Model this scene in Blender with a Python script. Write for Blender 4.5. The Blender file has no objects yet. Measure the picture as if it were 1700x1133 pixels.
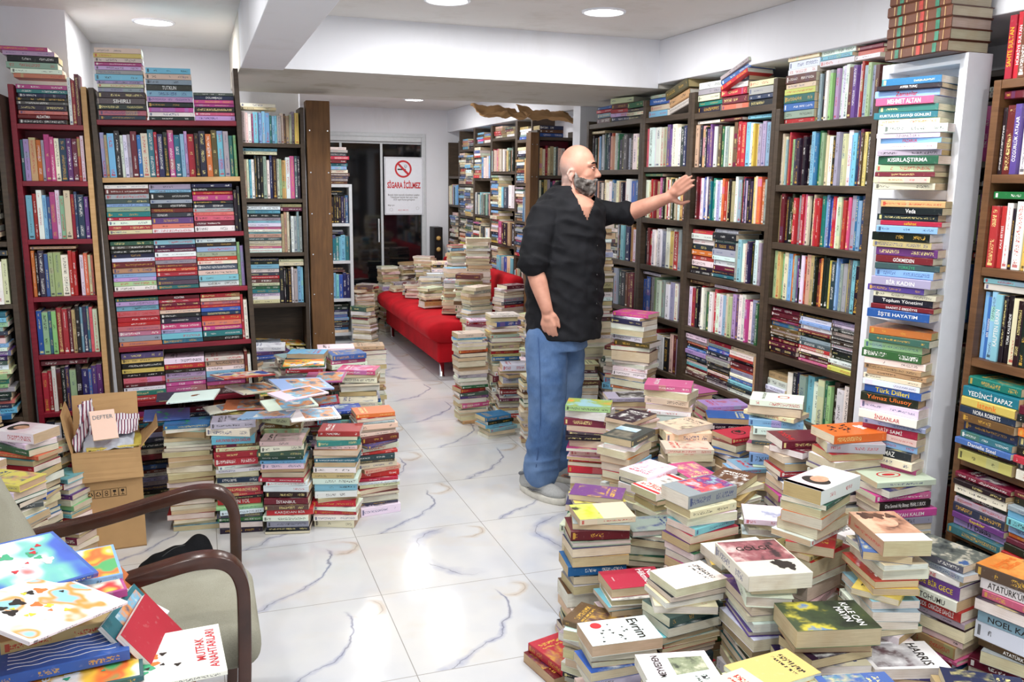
import bpy, bmesh, math, random
from mathutils import Vector, Matrix, noise
from mathutils.bvhtree import BVHTree
R = random.Random(7)
S = bpy.context.scene
COL = S.collection
PI = math.pi
# ------------------------------------------------------------------ camera
F_PX = 1446.6
YAW, PITCH, ROLL = 0.34454929, 0.1811657, 0.01233678
CAM = Vector((0, 0, 1.6122))
FWD = Vector((math.sin(YAW)*math.cos(PITCH), math.cos(YAW)*math.cos(PITCH), -math.sin(PITCH)))
RT = Vector((math.cos(YAW), -math.sin(YAW), 0)); UP = RT.cross(FWD)
RT, UP = RT*math.cos(ROLL)+UP*math.sin(ROLL), -RT*math.sin(ROLL)+UP*math.cos(ROLL)
cd = bpy.data.cameras.new('camera'); cam = bpy.data.objects.new('camera', cd); COL.objects.link(cam)
cd.sensor_width = 36; cd.lens = F_PX/1700*36; cd.clip_start = .02; cd.clip_end = 60
cam.matrix_world = Matrix((( RT.x, UP.x, -FWD.x, CAM.x), (RT.y, UP.y, -FWD.y, CAM.y), (RT.z, UP.z, -FWD.z, CAM.z), (0,0,0,1)))
S.camera = cam
def ray(x, y): return RT*(x-850)-UP*(y-566.5)+FWD*F_PX
def at(x, y, X=None, Y=None, Z=None):
    d = ray(x, y)
    t = (Z-CAM.z)/d.z if Z is not None else (X/d.x if X is not None else Y/d.y)
    return CAM+d*t
def atd(x, y, dist): return CAM+ray(x, y)*(dist/F_PX)
# ------------------------------------------------------------------ view, world, lights
S.view_settings.view_transform = 'Standard'; S.view_settings.look = 'None'
S.view_settings.gamma = 1; S.view_settings.use_curve_mapping = False
S.view_settings.exposure = 0.0
S.cycles.max_bounces = 6; S.cycles.diffuse_bounces = 4; S.cycles.glossy_bounces = 3
S.cycles.use_denoising = True
w = bpy.data.worlds.new('world'); S.world = w; w.use_nodes = True
w.node_tree.nodes['Background'].inputs[0].default_value = (.92, .96, 1, 1)
w.node_tree.nodes['Background'].inputs[1].default_value = 1.0
ZC = 2.36
LAMPS = [(1.742, 3.70), (1.03, 3.73), (-.158, 4.80), (.456, 8.4), (1.97, 8.3), (1.94, 7.1), (1.25, 7.1),
         (1.74, 2.2), (1.03, 2.2), (1.74, .7), (1.0, .7), (-.45, 2.9), (-.45, 1.3), (1.03, 6.0)]  # this row: unseen downlights added along the ceiling to light the room
# ------------------------------------------------------------------ helpers
def lin(c):
    return tuple(((v/255) / 12.92 if v/255 <= .04045 else ((v/255+.055)/1.055)**2.4) for v in c)
def tag(o, label=None, cat=None, group=None, kind=None):
    if label: o['label'] = label
    if cat: o['category'] = cat
    if group: o['group'] = group
    if kind: o['kind'] = kind
    return o
def link(name, me, parent=None, M=None):
    o = bpy.data.objects.new(name, me); COL.objects.link(o)
    if parent is not None: o.parent = parent
    if M is not None: o.matrix_local = M
    return o
def empty(name, loc, rz=0, **k):
    o = bpy.data.objects.new(name, None); COL.objects.link(o); o.location = loc; o.rotation_euler = (0, 0, rz)
    o.empty_display_size = .05
    return tag(o, **k)
class MB:
    def __init__(s): s.v = []; s.f = []
    def add(s, vs, fs):
        b = len(s.v); s.v += [Vector(v) for v in vs]; s.f += [tuple(i+b for i in f) for f in fs]; return s
    def box(s, x0, y0, z0, x1, y1, z1, M=None):
        vs = [Vector(p) for p in ((x0,y0,z0),(x1,y0,z0),(x1,y1,z0),(x0,y1,z0),(x0,y0,z1),(x1,y0,z1),(x1,y1,z1),(x0,y1,z1))]
        if M: vs = [M@v for v in vs]
        return s.add(vs, [(3,2,1,0),(4,5,6,7),(0,1,5,4),(1,2,6,5),(2,3,7,6),(3,0,4,7)])
    def tube(s, pts, rad, n=12, cap=True, ell=None, up=None):
        """sweep; rad number or list; ell = list of (a,b) with up vector giving the b axis"""
        pts = [Vector(p) for p in pts]; m = len(pts); rings = []
        ref = Vector(up) if up else None
        for i, p in enumerate(pts):
            t = (pts[min(i+1, m-1)]-pts[max(i-1, 0)]).normalized()
            u = ref if ref is not None else (Vector((0,0,1)) if abs(t.z) < .9 else Vector((1,0,0)))
            if ref is None and i: u = prev
            a = (u-t*u.dot(t)).normalized(); b = t.cross(a); prev = a
            ra, rb = ell[i] if ell else ((rad[i],)*2 if hasattr(rad, '__len__') else (rad, rad))
            rings.append([p+a*(ra*math.cos(2*PI*k/n))+b*(rb*math.sin(2*PI*k/n)) for k in range(n)])
        base = len(s.v)
        for r in rings: s.v += r
        for i in range(m-1):
            for k in range(n):
                q = base+i*n
                s.f.append((q+k, q+(k+1) % n, q+n+(k+1) % n, q+n+k))
        if cap:
            s.f.append(tuple(base+k for k in range(n))[::-1]); s.f.append(tuple(base+(m-1)*n+k for k in range(n)))
        return s
    def caps(s, pts, rad, n=14, k=4):
        """rounded tube: hemispherical ends"""
        pts = [Vector(p) for p in pts]; rad = list(rad) if hasattr(rad, '__len__') else [rad]*len(pts)
        d0 = (pts[0]-pts[1]).normalized(); d1 = (pts[-1]-pts[-2]).normalized()
        A = []; B = []
        for i in range(k, 0, -1):
            t = i/k*PI/2*.97
            A.append((pts[0]+d0*rad[0]*math.sin(t), rad[0]*math.cos(t))); B.insert(0, (pts[-1]+d1*rad[-1]*math.sin(t), rad[-1]*math.cos(t)))
        L = A+list(zip(pts, rad))+B
        return s.tube([a for a, _ in L], [b for _, b in L], n)
    def ball(s, c, r, n=16, m=10, M=None):
        c = Vector(c); r = (r, r, r) if not hasattr(r, '__len__') else r
        base = len(s.v)
        for j in range(m+1):
            t = PI*j/m
            for i in range(n):
                p = Vector((r[0]*math.sin(t)*math.cos(2*PI*i/n), r[1]*math.sin(t)*math.sin(2*PI*i/n), r[2]*math.cos(t)))
                s.v.append(c+(M@p if M else p))
        for j in range(m):
            for i in range(n):
                s.f.append((base+j*n+i, base+(j+1)*n+i, base+(j+1)*n+(i+1) % n, base+j*n+(i+1) % n))
        return s
    def mesh(s, name, mat=None, smooth=False, bevel=0, seg=2):
        me = bpy.data.meshes.new(name); me.from_pydata([tuple(v) for v in s.v], [], s.f)
        if bevel or True:
            bm = bmesh.new(); bm.from_mesh(me); bmesh.ops.remove_doubles(bm, verts=bm.verts, dist=1e-6)
            bmesh.ops.recalc_face_normals(bm, faces=bm.faces)
            if bevel:
                bmesh.ops.bevel(bm, geom=[e for e in bm.edges if len(e.link_faces) == 2 and e.calc_face_angle(0) > .5],
                                offset=bevel, segments=seg, affect='EDGES', profile=.5, clamp_overlap=True)
            bm.to_mesh(me); bm.free()
        if mat: me.materials.append(mat)
        if smooth:
            me.polygons.foreach_set('use_smooth', [True]*len(me.polygons))
        me.update(); return me
    def build(s, name, mat, parent=None, smooth=False, bevel=0, M=None, seg=2):
        return link(name, s.mesh(name, mat, smooth, bevel, seg), parent, M)
def remesh(mb, name, mat, voxel, smooth=6, parent=None, fac=.5, fold=None):
    me = mb.mesh(name, None); o = link(name, me)
    m = o.modifiers.new('r', 'REMESH'); m.mode = 'VOXEL'; m.voxel_size = voxel; m.adaptivity = 0
    if smooth:
        q = o.modifiers.new('s', 'SMOOTH'); q.iterations = smooth; q.factor = fac
    dg = bpy.context.evaluated_depsgraph_get(); ev = o.evaluated_get(dg)
    m2 = bpy.data.meshes.new_from_object(ev); o.modifiers.clear(); o.data = m2; bpy.data.meshes.remove(me)
    m2.materials.clear(); m2.materials.append(mat)
    if fold:
        nr = [v.normal.copy() for v in m2.vertices]
        for v, nn in zip(m2.vertices, nr): v.co += nn*fold(v.co)
    m2.polygons.foreach_set('use_smooth', [True]*len(m2.polygons)); m2.update(); m2.name = name
    if parent is not None: o.parent = parent
    return o
_fc = {}
def text(body, name, mat, parent, M, w=None, h=None, depth=.0004, bold=0, align='CENTER', spacing=1.0):
    """lettering as a mesh, scaled to width w and/or height h; M maps text X right, Y up, Z out"""
    cu = bpy.data.curves.new('t', 'FONT'); cu.body = body; cu.align_x = align; cu.align_y = 'CENTER'
    cu.extrude = 0; cu.offset = bold; cu.resolution_u = 2; cu.space_line = .9*spacing
    t = bpy.data.objects.new('t', cu); COL.objects.link(t)
    dg = bpy.context.evaluated_depsgraph_get(); me = bpy.data.meshes.new_from_object(t.evaluated_get(dg))
    bpy.data.objects.remove(t); bpy.data.curves.remove(cu)
    if not me.vertices: return None
    xs = [v.co.x for v in me.vertices]; ys = [v.co.y for v in me.vertices]
    W, H = max(xs)-min(xs), max(ys)-min(ys); cx, cy = (max(xs)+min(xs))/2, (max(ys)+min(ys))/2
    sx = w/W if w else h/H; sy = h/H if h else sx
    for v in me.vertices: v.co = Vector(((v.co.x-cx)*sx, (v.co.y-cy)*sy, depth))
    me.materials.append(mat); me.name = name
    return link(name, me, parent, M)
def frame(o, x, y, z): 
    return Matrix(((x[0], y[0], z[0], o[0]), (x[1], y[1], z[1], o[1]), (x[2], y[2], z[2], o[2]), (0,0,0,1)))
def fz(o, a=0): 
    return Matrix.Translation(o)@Matrix.Rotation(a, 4, 'Z')
# ------------------------------------------------------------------ materials
class NT:
    def __init__(s, name, rough=.5, spec=.5, metal=0):
        s.m = bpy.data.materials.new(name); s.m.use_nodes = True; s.t = s.m.node_tree
        s.b = s.t.nodes['Principled BSDF']; s.b.inputs['Roughness'].default_value = rough
        s.b.inputs['Specular IOR Level'].default_value = spec; s.b.inputs['Metallic'].default_value = metal
    def n(s, typ, ins=None, **kw):
        x = s.t.nodes.new(typ)
        for k, v in kw.items(): setattr(x, k, v)
        for k, v in (ins or {}).items(): s.put(x.inputs[k], v)
        return x
    def put(s, i, v):
        if isinstance(v, bpy.types.NodeSocket): s.t.links.new(v, i)
        elif isinstance(v, bpy.types.Node): s.t.links.new(v.outputs[0], i)
        else:
            if isinstance(v, tuple) and len(v) == 3 and i.type == 'RGBA': v = v+(1,)
            i.default_value = v
    def math(s, op, a, b=0, c=0):
        x = s.n('ShaderNodeMath', operation=op); s.put(x.inputs[0], a); s.put(x.inputs[1], b); s.put(x.inputs[2], c); return x.outputs[0]
    def mix(s, f, a, b, mode='MIX'):
        x = s.n('ShaderNodeMix', data_type='RGBA', blend_type=mode)
        s.put(x.inputs[0], f); s.put(x.inputs[6], a); s.put(x.inputs[7], b); return x.outputs[2]
    def noise(s, vec, scale, detail=2, rough=.5, dist=0):
        x = s.n('ShaderNodeTexNoise', {'Scale': scale, 'Detail': detail, 'Roughness': rough, 'Distortion': dist})
        if vec is not None: s.put(x.inputs['Vector'], vec)
        return x.outputs[0]
    def ramp(s, f, a, b):
        x = s.n('ShaderNodeMapRange', {'From Min': a, 'From Max': b}); s.put(x.inputs[0], f); return x.outputs[0]
    def obj(s): return s.n('ShaderNodeTexCoord').outputs['Object']
    def scale(s, v, x, y, z):
        q = s.n('ShaderNodeVectorMath', operation='MULTIPLY'); s.put(q.inputs[0], v); q.inputs[1].default_value = (x, y, z); return q.outputs[0]
    def base(s, c): s.put(s.b.inputs['Base Color'], c); return s
    def bump(s, h, st=.3, d=.01):
        x = s.n('ShaderNodeBump', {'Strength': st, 'Distance': d}); s.put(x.inputs['Height'], h); s.put(s.b.inputs['Normal'], x.outputs[0]); return s
def plain(name, rgb, rough=.5, spec=.5, metal=0, var=.12, sc=30, bump=0):
    n = NT(name, rough, spec, metal); c = lin(rgb); v = n.obj(); q = n.noise(v, sc, 4)
    n.base(n.mix(n.ramp(q, .3, .7), tuple(x*(1-var) for x in c), tuple(min(1, x*(1+var)) for x in c)))
    if bump: n.bump(q, bump, .003)
    return n.m
def emis(name, rgb, st):
    n = NT(name); n.b.inputs['Emission Color'].default_value = lin(rgb)+(1,); n.b.inputs['Emission Strength'].default_value = st; return n.m
def wood(name, c1, c2, rough=.5, axis=(1, 1, 12), sc=6):
    n = NT(name, rough); v = n.scale(n.obj(), *axis); q = n.noise(v, sc, 6, .6, .6)
    g = n.noise(n.obj(), 3, 3)
    n.base(n.mix(n.ramp(g, .35, .75), n.mix(n.ramp(q, .3, .7), lin(c1), lin(c2)), tuple(x*.7 for x in lin(c1)))); n.bump(q, .15, .002); return n.m
M = {}
def wallmat(name, rgb, stain=.0, scol=(150, 140, 110)):
    n = NT(name, .75, .3); v = n.obj(); q = n.noise(v, 1.3, 5, .6); r = n.noise(n.scale(v, 1, 1, .3), 3.5, 6, .65)
    c = lin(rgb)
    b = n.mix(n.ramp(q, .3, .7), tuple(x*.95 for x in c), c)
    n.base(n.mix(n.math('MULTIPLY', n.ramp(r, .52, .75), stain), b, lin(scol))); n.bump(n.noise(v, 60, 3), .06, .002); return n.m
M['wall'] = wallmat('painted_plaster', (232, 234, 240), .12)
M['ceil'] = wallmat('ceiling_paint', (226, 225, 222), .25)
M['beamd'] = wallmat('damp_beam_paint', (205, 201, 192), .65, (150, 138, 108))
M['shelfdark'] = wood('dark_stained_wood', (62, 50, 38), (92, 76, 60), .5)
M['shelfred'] = wood('red_painted_wood', (128, 18, 40), (160, 34, 58), .4)
M['shelfraw'] = wood('raw_pine', (205, 160, 105), (228, 188, 135), .6)
M['post'] = wood('old_timber', (98, 66, 34), (138, 98, 56), .6, (8, 8, .8))
M['shelfbrown'] = wood('brown_stained_wood', (96, 64, 38), (134, 94, 60), .45)
M['white'] = plain('white_laminate', (236, 240, 248), .25, .5, 0, .02)
M['whitemetal'] = plain('white_painted_metal', (205, 210, 214), .4, .5, 0, .05)
M['grey'] = plain('grey_board', (128, 130, 134), .5)
M['black'] = plain('black_plastic', (16, 16, 18), .4)
M['blackcloth'] = plain('black_cloth', (20, 21, 24), .9, .2, 0, .25, 200, .3)
M['card'] = plain('brown_cardboard', (196, 158, 112), .85, .2, 0, .06, 12, .1)
M['cardin'] = plain('cardboard_inside', (178, 140, 98), .9, .2, 0, .06, 12)
M['ink'] = plain('dark_ink', (40, 32, 26), .8)
M['inkred'] = plain('red_ink', (200, 36, 46), .6)
M['inkwhite'] = plain('white_ink', (242, 242, 240), .5, .5, 0, .01)
M['inkgold'] = plain('gold_ink', (226, 176, 40), .4)
M['inkyellow'] = plain('yellow_ink', (245, 220, 50), .5)
M['inkgreen'] = plain('green_ink', (60, 165, 120), .5)
M['inkblue'] = plain('blue_ink', (60, 110, 190), .5)
M['inkorange'] = plain('orange_ink', (236, 120, 44), .5)
M['chrome'] = plain('chrome', (210, 212, 215), .15, .5, 1, .02)
M['bentwood'] = plain('varnished_bentwood', (66, 36, 26), .22, .6, 0, .3, 14)
n = NT('sofa_red_cloth', .85, .25); q = n.noise(n.obj(), 400, 2); n.base(n.mix(n.ramp(n.noise(n.obj(), 5, 3), .3, .7), lin((158, 8, 22)), lin((190, 14, 30)))); n.bump(q, .3, .001); M['sofa'] = n.m
n = NT('chair_beige_cloth', .9, .2); v = n.obj(); q = n.noise(v, 500, 2)
n.base(n.mix(n.ramp(n.noise(v, 2.5, 5), .45, .8), n.mix(n.ramp(q, .3, .7), lin((150, 149, 134)), lin((172, 171, 156))), lin((124, 120, 102)))); n.bump(q, .25, .0008); M['beige'] = n.m
n = NT('night_glass', .06, .8); n.base((.004, .005, .007)); M['glass'] = n.m
n = NT('clear_plastic_wrap', .12, .6); n.b.inputs['Alpha'].default_value = .3; n.base((.85, .87, .9)); n.bump(n.noise(n.obj(), 25, 4), .8, .01); M['wrap'] = n.m
n = NT('striped_paper', .6); v = n.obj(); wv = n.n('ShaderNodeTexWave', {'Scale': 26.0, 'Distortion': .0}, wave_type='BANDS', bands_direction='X'); n.put(wv.inputs[0], v)
wz = n.n('ShaderNodeTexWave', {'Scale': 13.0}, wave_type='BANDS', bands_direction='X'); n.put(wz.inputs[0], v)
n.base(n.mix(n.math('GREATER_THAN', wv.outputs[1], .6), lin((236, 232, 238)), n.mix(n.math('GREATER_THAN', wz.outputs[1], .5), lin((150, 40, 70)), lin((90, 80, 110))))); M['stripe'] = n.m
# floor: 60 cm glazed marble-look tiles, grout lines, grey-lilac veins
n = NT('marble_tile', .07, .5); v = n.obj()
sp = n.n('ShaderNodeSeparateXYZ'); n.put(sp.inputs[0], v)
def tc(o, x0): 
    a = n.math('DIVIDE', n.math('SUBTRACT', o, x0), .6); return n.math('FLOOR', a), n.math('FRACT', a)
ix, fx = tc(sp.outputs[0], .6076-6); iy, fy = tc(sp.outputs[1], 2.5815-6)
cell = n.n('ShaderNodeCombineXYZ', {0: ix, 1: iy}); wn = n.n('ShaderNodeTexWhiteNoise', noise_dimensions='3D'); n.put(wn.inputs[0], cell.outputs[0])
isA = n.math('GREATER_THAN', wn.outputs[0], .42); isB = n.math('SUBTRACT', 1, isA)
loc = n.n('ShaderNodeCombineXYZ', {0: fx, 1: fy, 2: n.math('MULTIPLY', wn.outputs[0], 5)})
w1 = n.math('MULTIPLY', n.math('SUBTRACT', n.noise(loc, 3.2, 4), .5), .20); w2 = n.math('MULTIPLY', n.math('SUBTRACT', n.noise(n.scale(loc, 1, 1, -1), 5, 4), .5), .2)
a2 = n.math('ADD', fx, w1); b2 = n.math('ADD', fy, w2)
# one tile print: a stroke from the near edge bending up to the far side; the other: a broad crescent
sb = n.math('SINE', n.math('MULTIPLY', n.math('MINIMUM', n.math('DIVIDE', b2, .6), 1), 1.5708))
eS = n.math('MULTIPLY', n.math('ABSOLUTE', n.math('SUBTRACT', a2, n.math('ADD', .18, n.math('MULTIPLY', sb, .56)))), .7)
mS = n.math('MULTIPLY', isA, n.ramp(fy, .86, .74)); wS = n.math('ADD', .012, n.math('MULTIPLY', n.ramp(fy, .5, .0), .045))
softS = n.math('MULTIPLY', n.ramp(n.math('DIVIDE', eS, wS), 1, .2), mS); coreS = n.math('MULTIPLY', n.ramp(eS, .006, .001), mS)
dx = n.math('SUBTRACT', a2, .78); dy = n.math('SUBTRACT', b2, .55)
eC = n.math('ABSOLUTE', n.math('SUBTRACT', n.math('SQRT', n.math('ADD', n.math('MULTIPLY', dx, dx), n.math('MULTIPLY', dy, dy))), .42))
mC = n.math('MULTIPLY', isB, n.math('MULTIPLY', n.ramp(dx, .02, -.15), n.ramp(n.math('ABSOLUTE', dy), .46, .36)))
softC = n.math('MULTIPLY', n.ramp(eC, .075, .01), mC); coreC = n.math('MULTIPLY', n.ramp(eC, .006, .001), mC)
hx = n.math('SUBTRACT', a2, .84); hy = n.math('SUBTRACT', b2, .84)
eH = n.math('ABSOLUTE', n.math('SUBTRACT', n.math('SQRT', n.math('ADD', n.math('MULTIPLY', hx, hx), n.math('MULTIPLY', hy, hy))), .12))
mH = n.ramp(n.math('ADD', hx, n.math('MULTIPLY', hy, -.6)), -.06, .06)
A2 = (n.math('MULTIPLY', n.ramp(eH, .04, .005), mH), n.math('MULTIPLY', n.ramp(eH, .006, .001), mH))
soft = n.math('MAXIMUM', softS, softC); core = n.math('MAXIMUM', n.math('MAXIMUM', coreS, coreC), n.math('MULTIPLY', A2[1], .6))
base = n.mix(n.ramp(n.noise(v, 2.2, 4), .35, .7), lin((222, 222, 220)), lin((204, 208, 216)))
base = n.mix(n.math('MULTIPLY', n.ramp(n.noise(v, 3.5, 4), .55, .78), .5), base, lin((214, 200, 178)))
base = n.mix(n.math('MULTIPLY', A2[0], .5), base, lin((196, 172, 140)))
base = n.mix(n.math('MULTIPLY', soft, n.ramp(n.noise(v, 9, 4), .2, .8)), base, lin((148, 154, 186)))
base = n.mix(n.math('MULTIPLY', core, .55), base, lin((92, 92, 104)))
gx = n.math('LESS_THAN', n.math('MINIMUM', fx, n.math('SUBTRACT', 1, fx)), .0028); gy = n.math('LESS_THAN', n.math('MINIMUM', fy, n.math('SUBTRACT', 1, fy)), .0028)
base = n.mix(n.math('MAXIMUM', gx, gy), base, lin((160, 158, 154))); n.base(base)
n.put(n.b.inputs['Roughness'], n.math('ADD', .06, n.math('MULTIPLY', n.noise(v, 7, 4), .08))); M['floor'] = n.m
# books: printed covers and page blocks; colours come from each book's own colour attributes
n = NT('printed_cover', .38, .45)
c1 = n.n('ShaderNodeVertexColor', layer_name='Col'); c2 = n.n('ShaderNodeVertexColor', layer_name='Acc')
uv = n.n('ShaderNodeUVMap', uv_map='UVMap'); sp = n.n('ShaderNodeSeparateXYZ'); n.put(sp.inputs[0], uv.outputs[0]); u, vv = sp.outputs[0], sp.outputs[1]
seed = c1.outputs[1]; kind = c2.outputs[1]; s1 = n.math('MULTIPLY', seed, 37)
def n2(su, sv, so, det=1):
    cb = n.n('ShaderNodeCombineXYZ', {0: n.math('MULTIPLY', u, su), 1: n.math('MULTIPLY', vv, sv), 2: n.math('MULTIPLY', seed, so)}); return n.noise(cb.outputs[0], 1, det)
isS = n.math('LESS_THAN', n.math('ABSOLUTE', n.math('SUBTRACT', kind, .3)), .1); isF = n.math('LESS_THAN', n.math('ABSOLUTE', n.math('SUBTRACT', kind, .6)), .1)
glyph = n.math('GREATER_THAN', n2(78, 7, 91), .53)
band = n.math('LESS_THAN', n.math('ABSOLUTE', n.math('SUBTRACT', vv, .5)), n.math('ADD', .1, n.math('MULTIPLY', n.math('FRACT', n.math('MULTIPLY', seed, 19)), .16)))
seg = n.math('GREATER_THAN', n2(3.2, 0, 113), .47); marg = n.math('LESS_THAN', n.math('ABSOLUTE', n.math('SUBTRACT', u, .5)), .44)
stext = n.math('MULTIPLY', n.math('MULTIPLY', glyph, band), n.math('MULTIPLY', seg, n.math('MULTIPLY', marg, isS)))
panel = n.math('MULTIPLY', n.math('GREATER_THAN', n2(2.1, 0, 61), .6), n.math('MULTIPLY', isS, n.math('GREATER_THAN', n.math('FRACT', s1), .55)))
hs = n.n('ShaderNodeHueSaturation', {'Hue': n.math('ADD', .35, n.math('MULTIPLY', n.math('FRACT', n.math('MULTIPLY', seed, 91)), .3)), 'Saturation': .75, 'Value': .9, 'Color': c1.outputs[0]})
logo = n.math('MULTIPLY', isS, n.math('MULTIPLY', n.math('LESS_THAN', n.math('ABSOLUTE', n.math('SUBTRACT', u, .055)), .02), n.math('MULTIPLY', n.math('LESS_THAN', n.math('ABSOLUTE', n.math('SUBTRACT', vv, .5)), .3), n.math('GREATER_THAN', n.math('FRACT', n.math('MULTIPLY', seed, 53)), .4))))
col = n.mix(n.math('MULTIPLY', panel, .75), c1.outputs[0], hs.outputs[0])
art = n.ramp(n2(3.5, 3.5, 77, 4), .46, .6); arow = n.math('GREATER_THAN', n.math('FRACT', n.math('MULTIPLY', seed, 29)), .35)
amask = n.math('MULTIPLY', isF, n.math('MULTIPLY', arow, n.math('LESS_THAN', n.math('ABSOLUTE', n.math('SUBTRACT', u, .62)), .27)))
artc = n.mix(n.ramp(n2(7, 7, 33, 5), .4, .62), hs.outputs[0], c2.outputs[0])
col = n.mix(n.math('MULTIPLY', amask, n.math('MULTIPLY', art, .8)), col, artc)
# cover title: two rows of letters across the cover near its head
r1 = n.math('LESS_THAN', n.math('ABSOLUTE', n.math('SUBTRACT', u, .2)), .045); r2 = n.math('LESS_THAN', n.math('ABSOLUTE', n.math('SUBTRACT', u, .31)), .022)
tgl = n.math('GREATER_THAN', n2(24, 26, 41), .5); tm = n.math('LESS_THAN', n.math('ABSOLUTE', n.math('SUBTRACT', vv, .5)), .36)
tmask = n.math('MULTIPLY', n.math('MULTIPLY', isF, tm), n.math('MULTIPLY', tgl, n.math('MAXIMUM', r1, r2)))
col = n.mix(n.math('MAXIMUM', n.math('MULTIPLY', stext, .85), n.math('MAXIMUM', n.math('MULTIPLY', logo, .8), tmask)), col, c2.outputs[0])
wear = n.noise(n.obj(), 60, 4); col = n.mix(n.math('MULTIPLY', n.ramp(wear, .62, .8), .18), col, (.75, .72, .66)); n.base(col); M['cover'] = n.m
n = NT('paper_block', .85, .15); c1 = n.n('ShaderNodeVertexColor', layer_name='Col'); uv = n.n('ShaderNodeUVMap', uv_map='UVMap')
q = n.noise(n.scale(uv.outputs[0], 2.5, 34, 1), 1, 3, .7); q2 = n.noise(n.obj(), 14, 3)
cc = n.mix(n.ramp(q, .3, .62), n.mix(.42, c1.outputs[0], (.16, .11, .06)), c1.outputs[0]); n.base(n.mix(n.math('MULTIPLY', n.ramp(q2, .5, .8), .3), cc, lin((170, 135, 90)))); n.bump(q, .25, .001); M['paper'] = n.m
# ------------------------------------------------------------------ lamps: recessed round LED downlights
M['lamp'] = emis('led_diffuser', (255, 252, 246), 14)
def downlight(x, y, zc, lab):
    e = empty('ceiling_downlight', (x, y, zc), label=lab, cat='ceiling light', group='recessed ceiling downlights')
    rim = MB(); nn = 32
    prof = [(.1, 0), (.098, -.006), (.088, -.008), (.084, -.004), (.084, .0)]
    for i in range(nn):
        a = 2*PI*i/nn
        for r, z in prof: rim.v.append(Vector((r*math.cos(a), r*math.sin(a), z)))
    k = len(prof)
    for i in range(nn):
        for j in range(k-1): rim.f.append((i*k+j, ((i+1) % nn)*k+j, ((i+1) % nn)*k+j+1, i*k+j+1))
    rim.build('rim', M['white'], e, True)
    d = MB(); d.tube([(0, 0, -.001), (0, 0, -.004)], .083, 32); d.build('diffuser', M['lamp'], e)
    ld = bpy.data.lights.new('lamp_light', 'AREA'); ld.shape = 'DISK'; ld.size = .16; ld.energy = LAMP_W; ld.color = (1, .985, .965); ld.spread = PI
    lo = bpy.data.objects.new('lamp_light', ld); COL.objects.link(lo); lo.parent = e; lo.location = (0, 0, -.012)
LAMP_W = 12
LABS = ['round lit downlight above the right bookcases in front of the man', 'round lit downlight cut by the top edge near the white beam', 'round lit downlight in the alcove over the red bookcases',
        'downlight beyond the beam near the timber post', 'downlight beyond the beam near the glass door', 'downlight over the red sofa', 'downlight over the aisle before the glass door',
        'unseen added downlight over the right floor piles', 'unseen added downlight over the aisle', 'unseen added downlight near the camera over the right piles', 'unseen added downlight near the camera over the aisle', 'unseen added downlight over the armchair', 'unseen added downlight over the picture books', 'unseen recessed lamp added over the aisle beside the beam']
for (x, y), lb in zip(LAMPS, LABS): downlight(x, y, ZC if lb != LABS[-1] else ZC, lb)
# ------------------------------------------------------------------ the room
def struct(name, mb, mat, bevel=0, M_=None): 
    o = mb.build(name, mat, None, False, bevel, M_); o['kind'] = 'structure'; return o
def sbox(name, mat, *b, bevel=0): return struct(name, MB().box(*b), mat, bevel)
sbox('floor', M['floor'], -2.2, -1.4, -.08, 2.95, 9.7, 0)
sbox('ceiling', M['ceil'], -2.2, -1.4, ZC, 2.95, 9.7, ZC+.1)
sbox('wall_right', M['wall'], 2.86, -1.4, 0, 2.95, 9.7, ZC)
sbox('wall_left', M['wall'], -2.2, -1.4, 0, -2.1, 4.64, ZC)
sbox('wall_pillar_left', M['wall'], -2.2, 4.64, 0, -.53, 5.8, ZC)
sbox('wall_alcove', M['wall'], -.53, 5.7, 0, .62, 5.8, ZC)
sbox('wall_passage_left', M['wall'], .56, 5.8, 0, .64, 9.7, ZC)
sbox('trim_aisle_beam', M['wall'], .215, -1.4, 2.105, .405, 4.3, ZC, bevel=.004)
sbox('trim_cross_beam', M['beamd'], .215, 4.302, 2.112, 2.86, 5.5, ZC, bevel=.004)
sbox('trim_cross_beam_face', M['wall'], .215, 4.29, 2.112, 2.352, 4.301, ZC)
sbox('trim_soffit_right', M['wall'], 2.352, -1.4, 2.135, 2.86, 4.301, ZC, bevel=.004)
sbox('trim_soffit_back', M['wall'], 2.6, 5.5, 2.13, 2.86, 9.4, ZC, bevel=.004)
sbox('wall_white_pillar', M['wall'], 2.44, 5.5, 0, 2.6, 5.62, 2.13)
# back wall with the glazed door in it
X0, X1, ZT, YB = 1.25, 2.35, 2.1, 9.4
sbox('wall_back', M['wall'], .64, YB, 0, X0, 9.5, ZC)
sbox('wall_back_right', M['wall'], X1, YB, 0, 2.86, 9.5, ZC)
sbox('wall_back_lintel', M['wall'], X0, YB, ZT, X1, 9.5, ZC)
dr = empty('door_1', (X0, YB, 0), kind='structure')
fr = MB(); W_ = X1-X0
fr.box(0, -.02, ZT-.035, W_, .06, ZT); fr.box(0, -.02, 0, .04, .06, ZT-.035); fr.box(W_-.045, -.02, 0, W_, .06, ZT-.035); fr.box(.04, .0, ZT-.11, W_-.045, .05, ZT-.09)
fr.build('door_frame', M['whitemetal'], dr, bevel=.003)
MB().box(.04, -.035, ZT-.09, W_-.045, .03, ZT-.036).build('roller_housing', M['whitemetal'], dr, bevel=.01)
for x in (.19, .62): MB().box(x-.012, .0, 0, x+.012, .04, ZT-.11).build('door_mullion', M['whitemetal'], dr)
for a, b in ((.04, .178), (.202, .608), (.632, W_-.045)): MB().box(a, .018, 0, b, .028, ZT-.11).build('door_pane', M['glass'], dr)
MB().box(.57, -.03, .95, .585, .0, 1.2).build('door_handle', M['whitemetal'], dr, bevel=.004)
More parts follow.
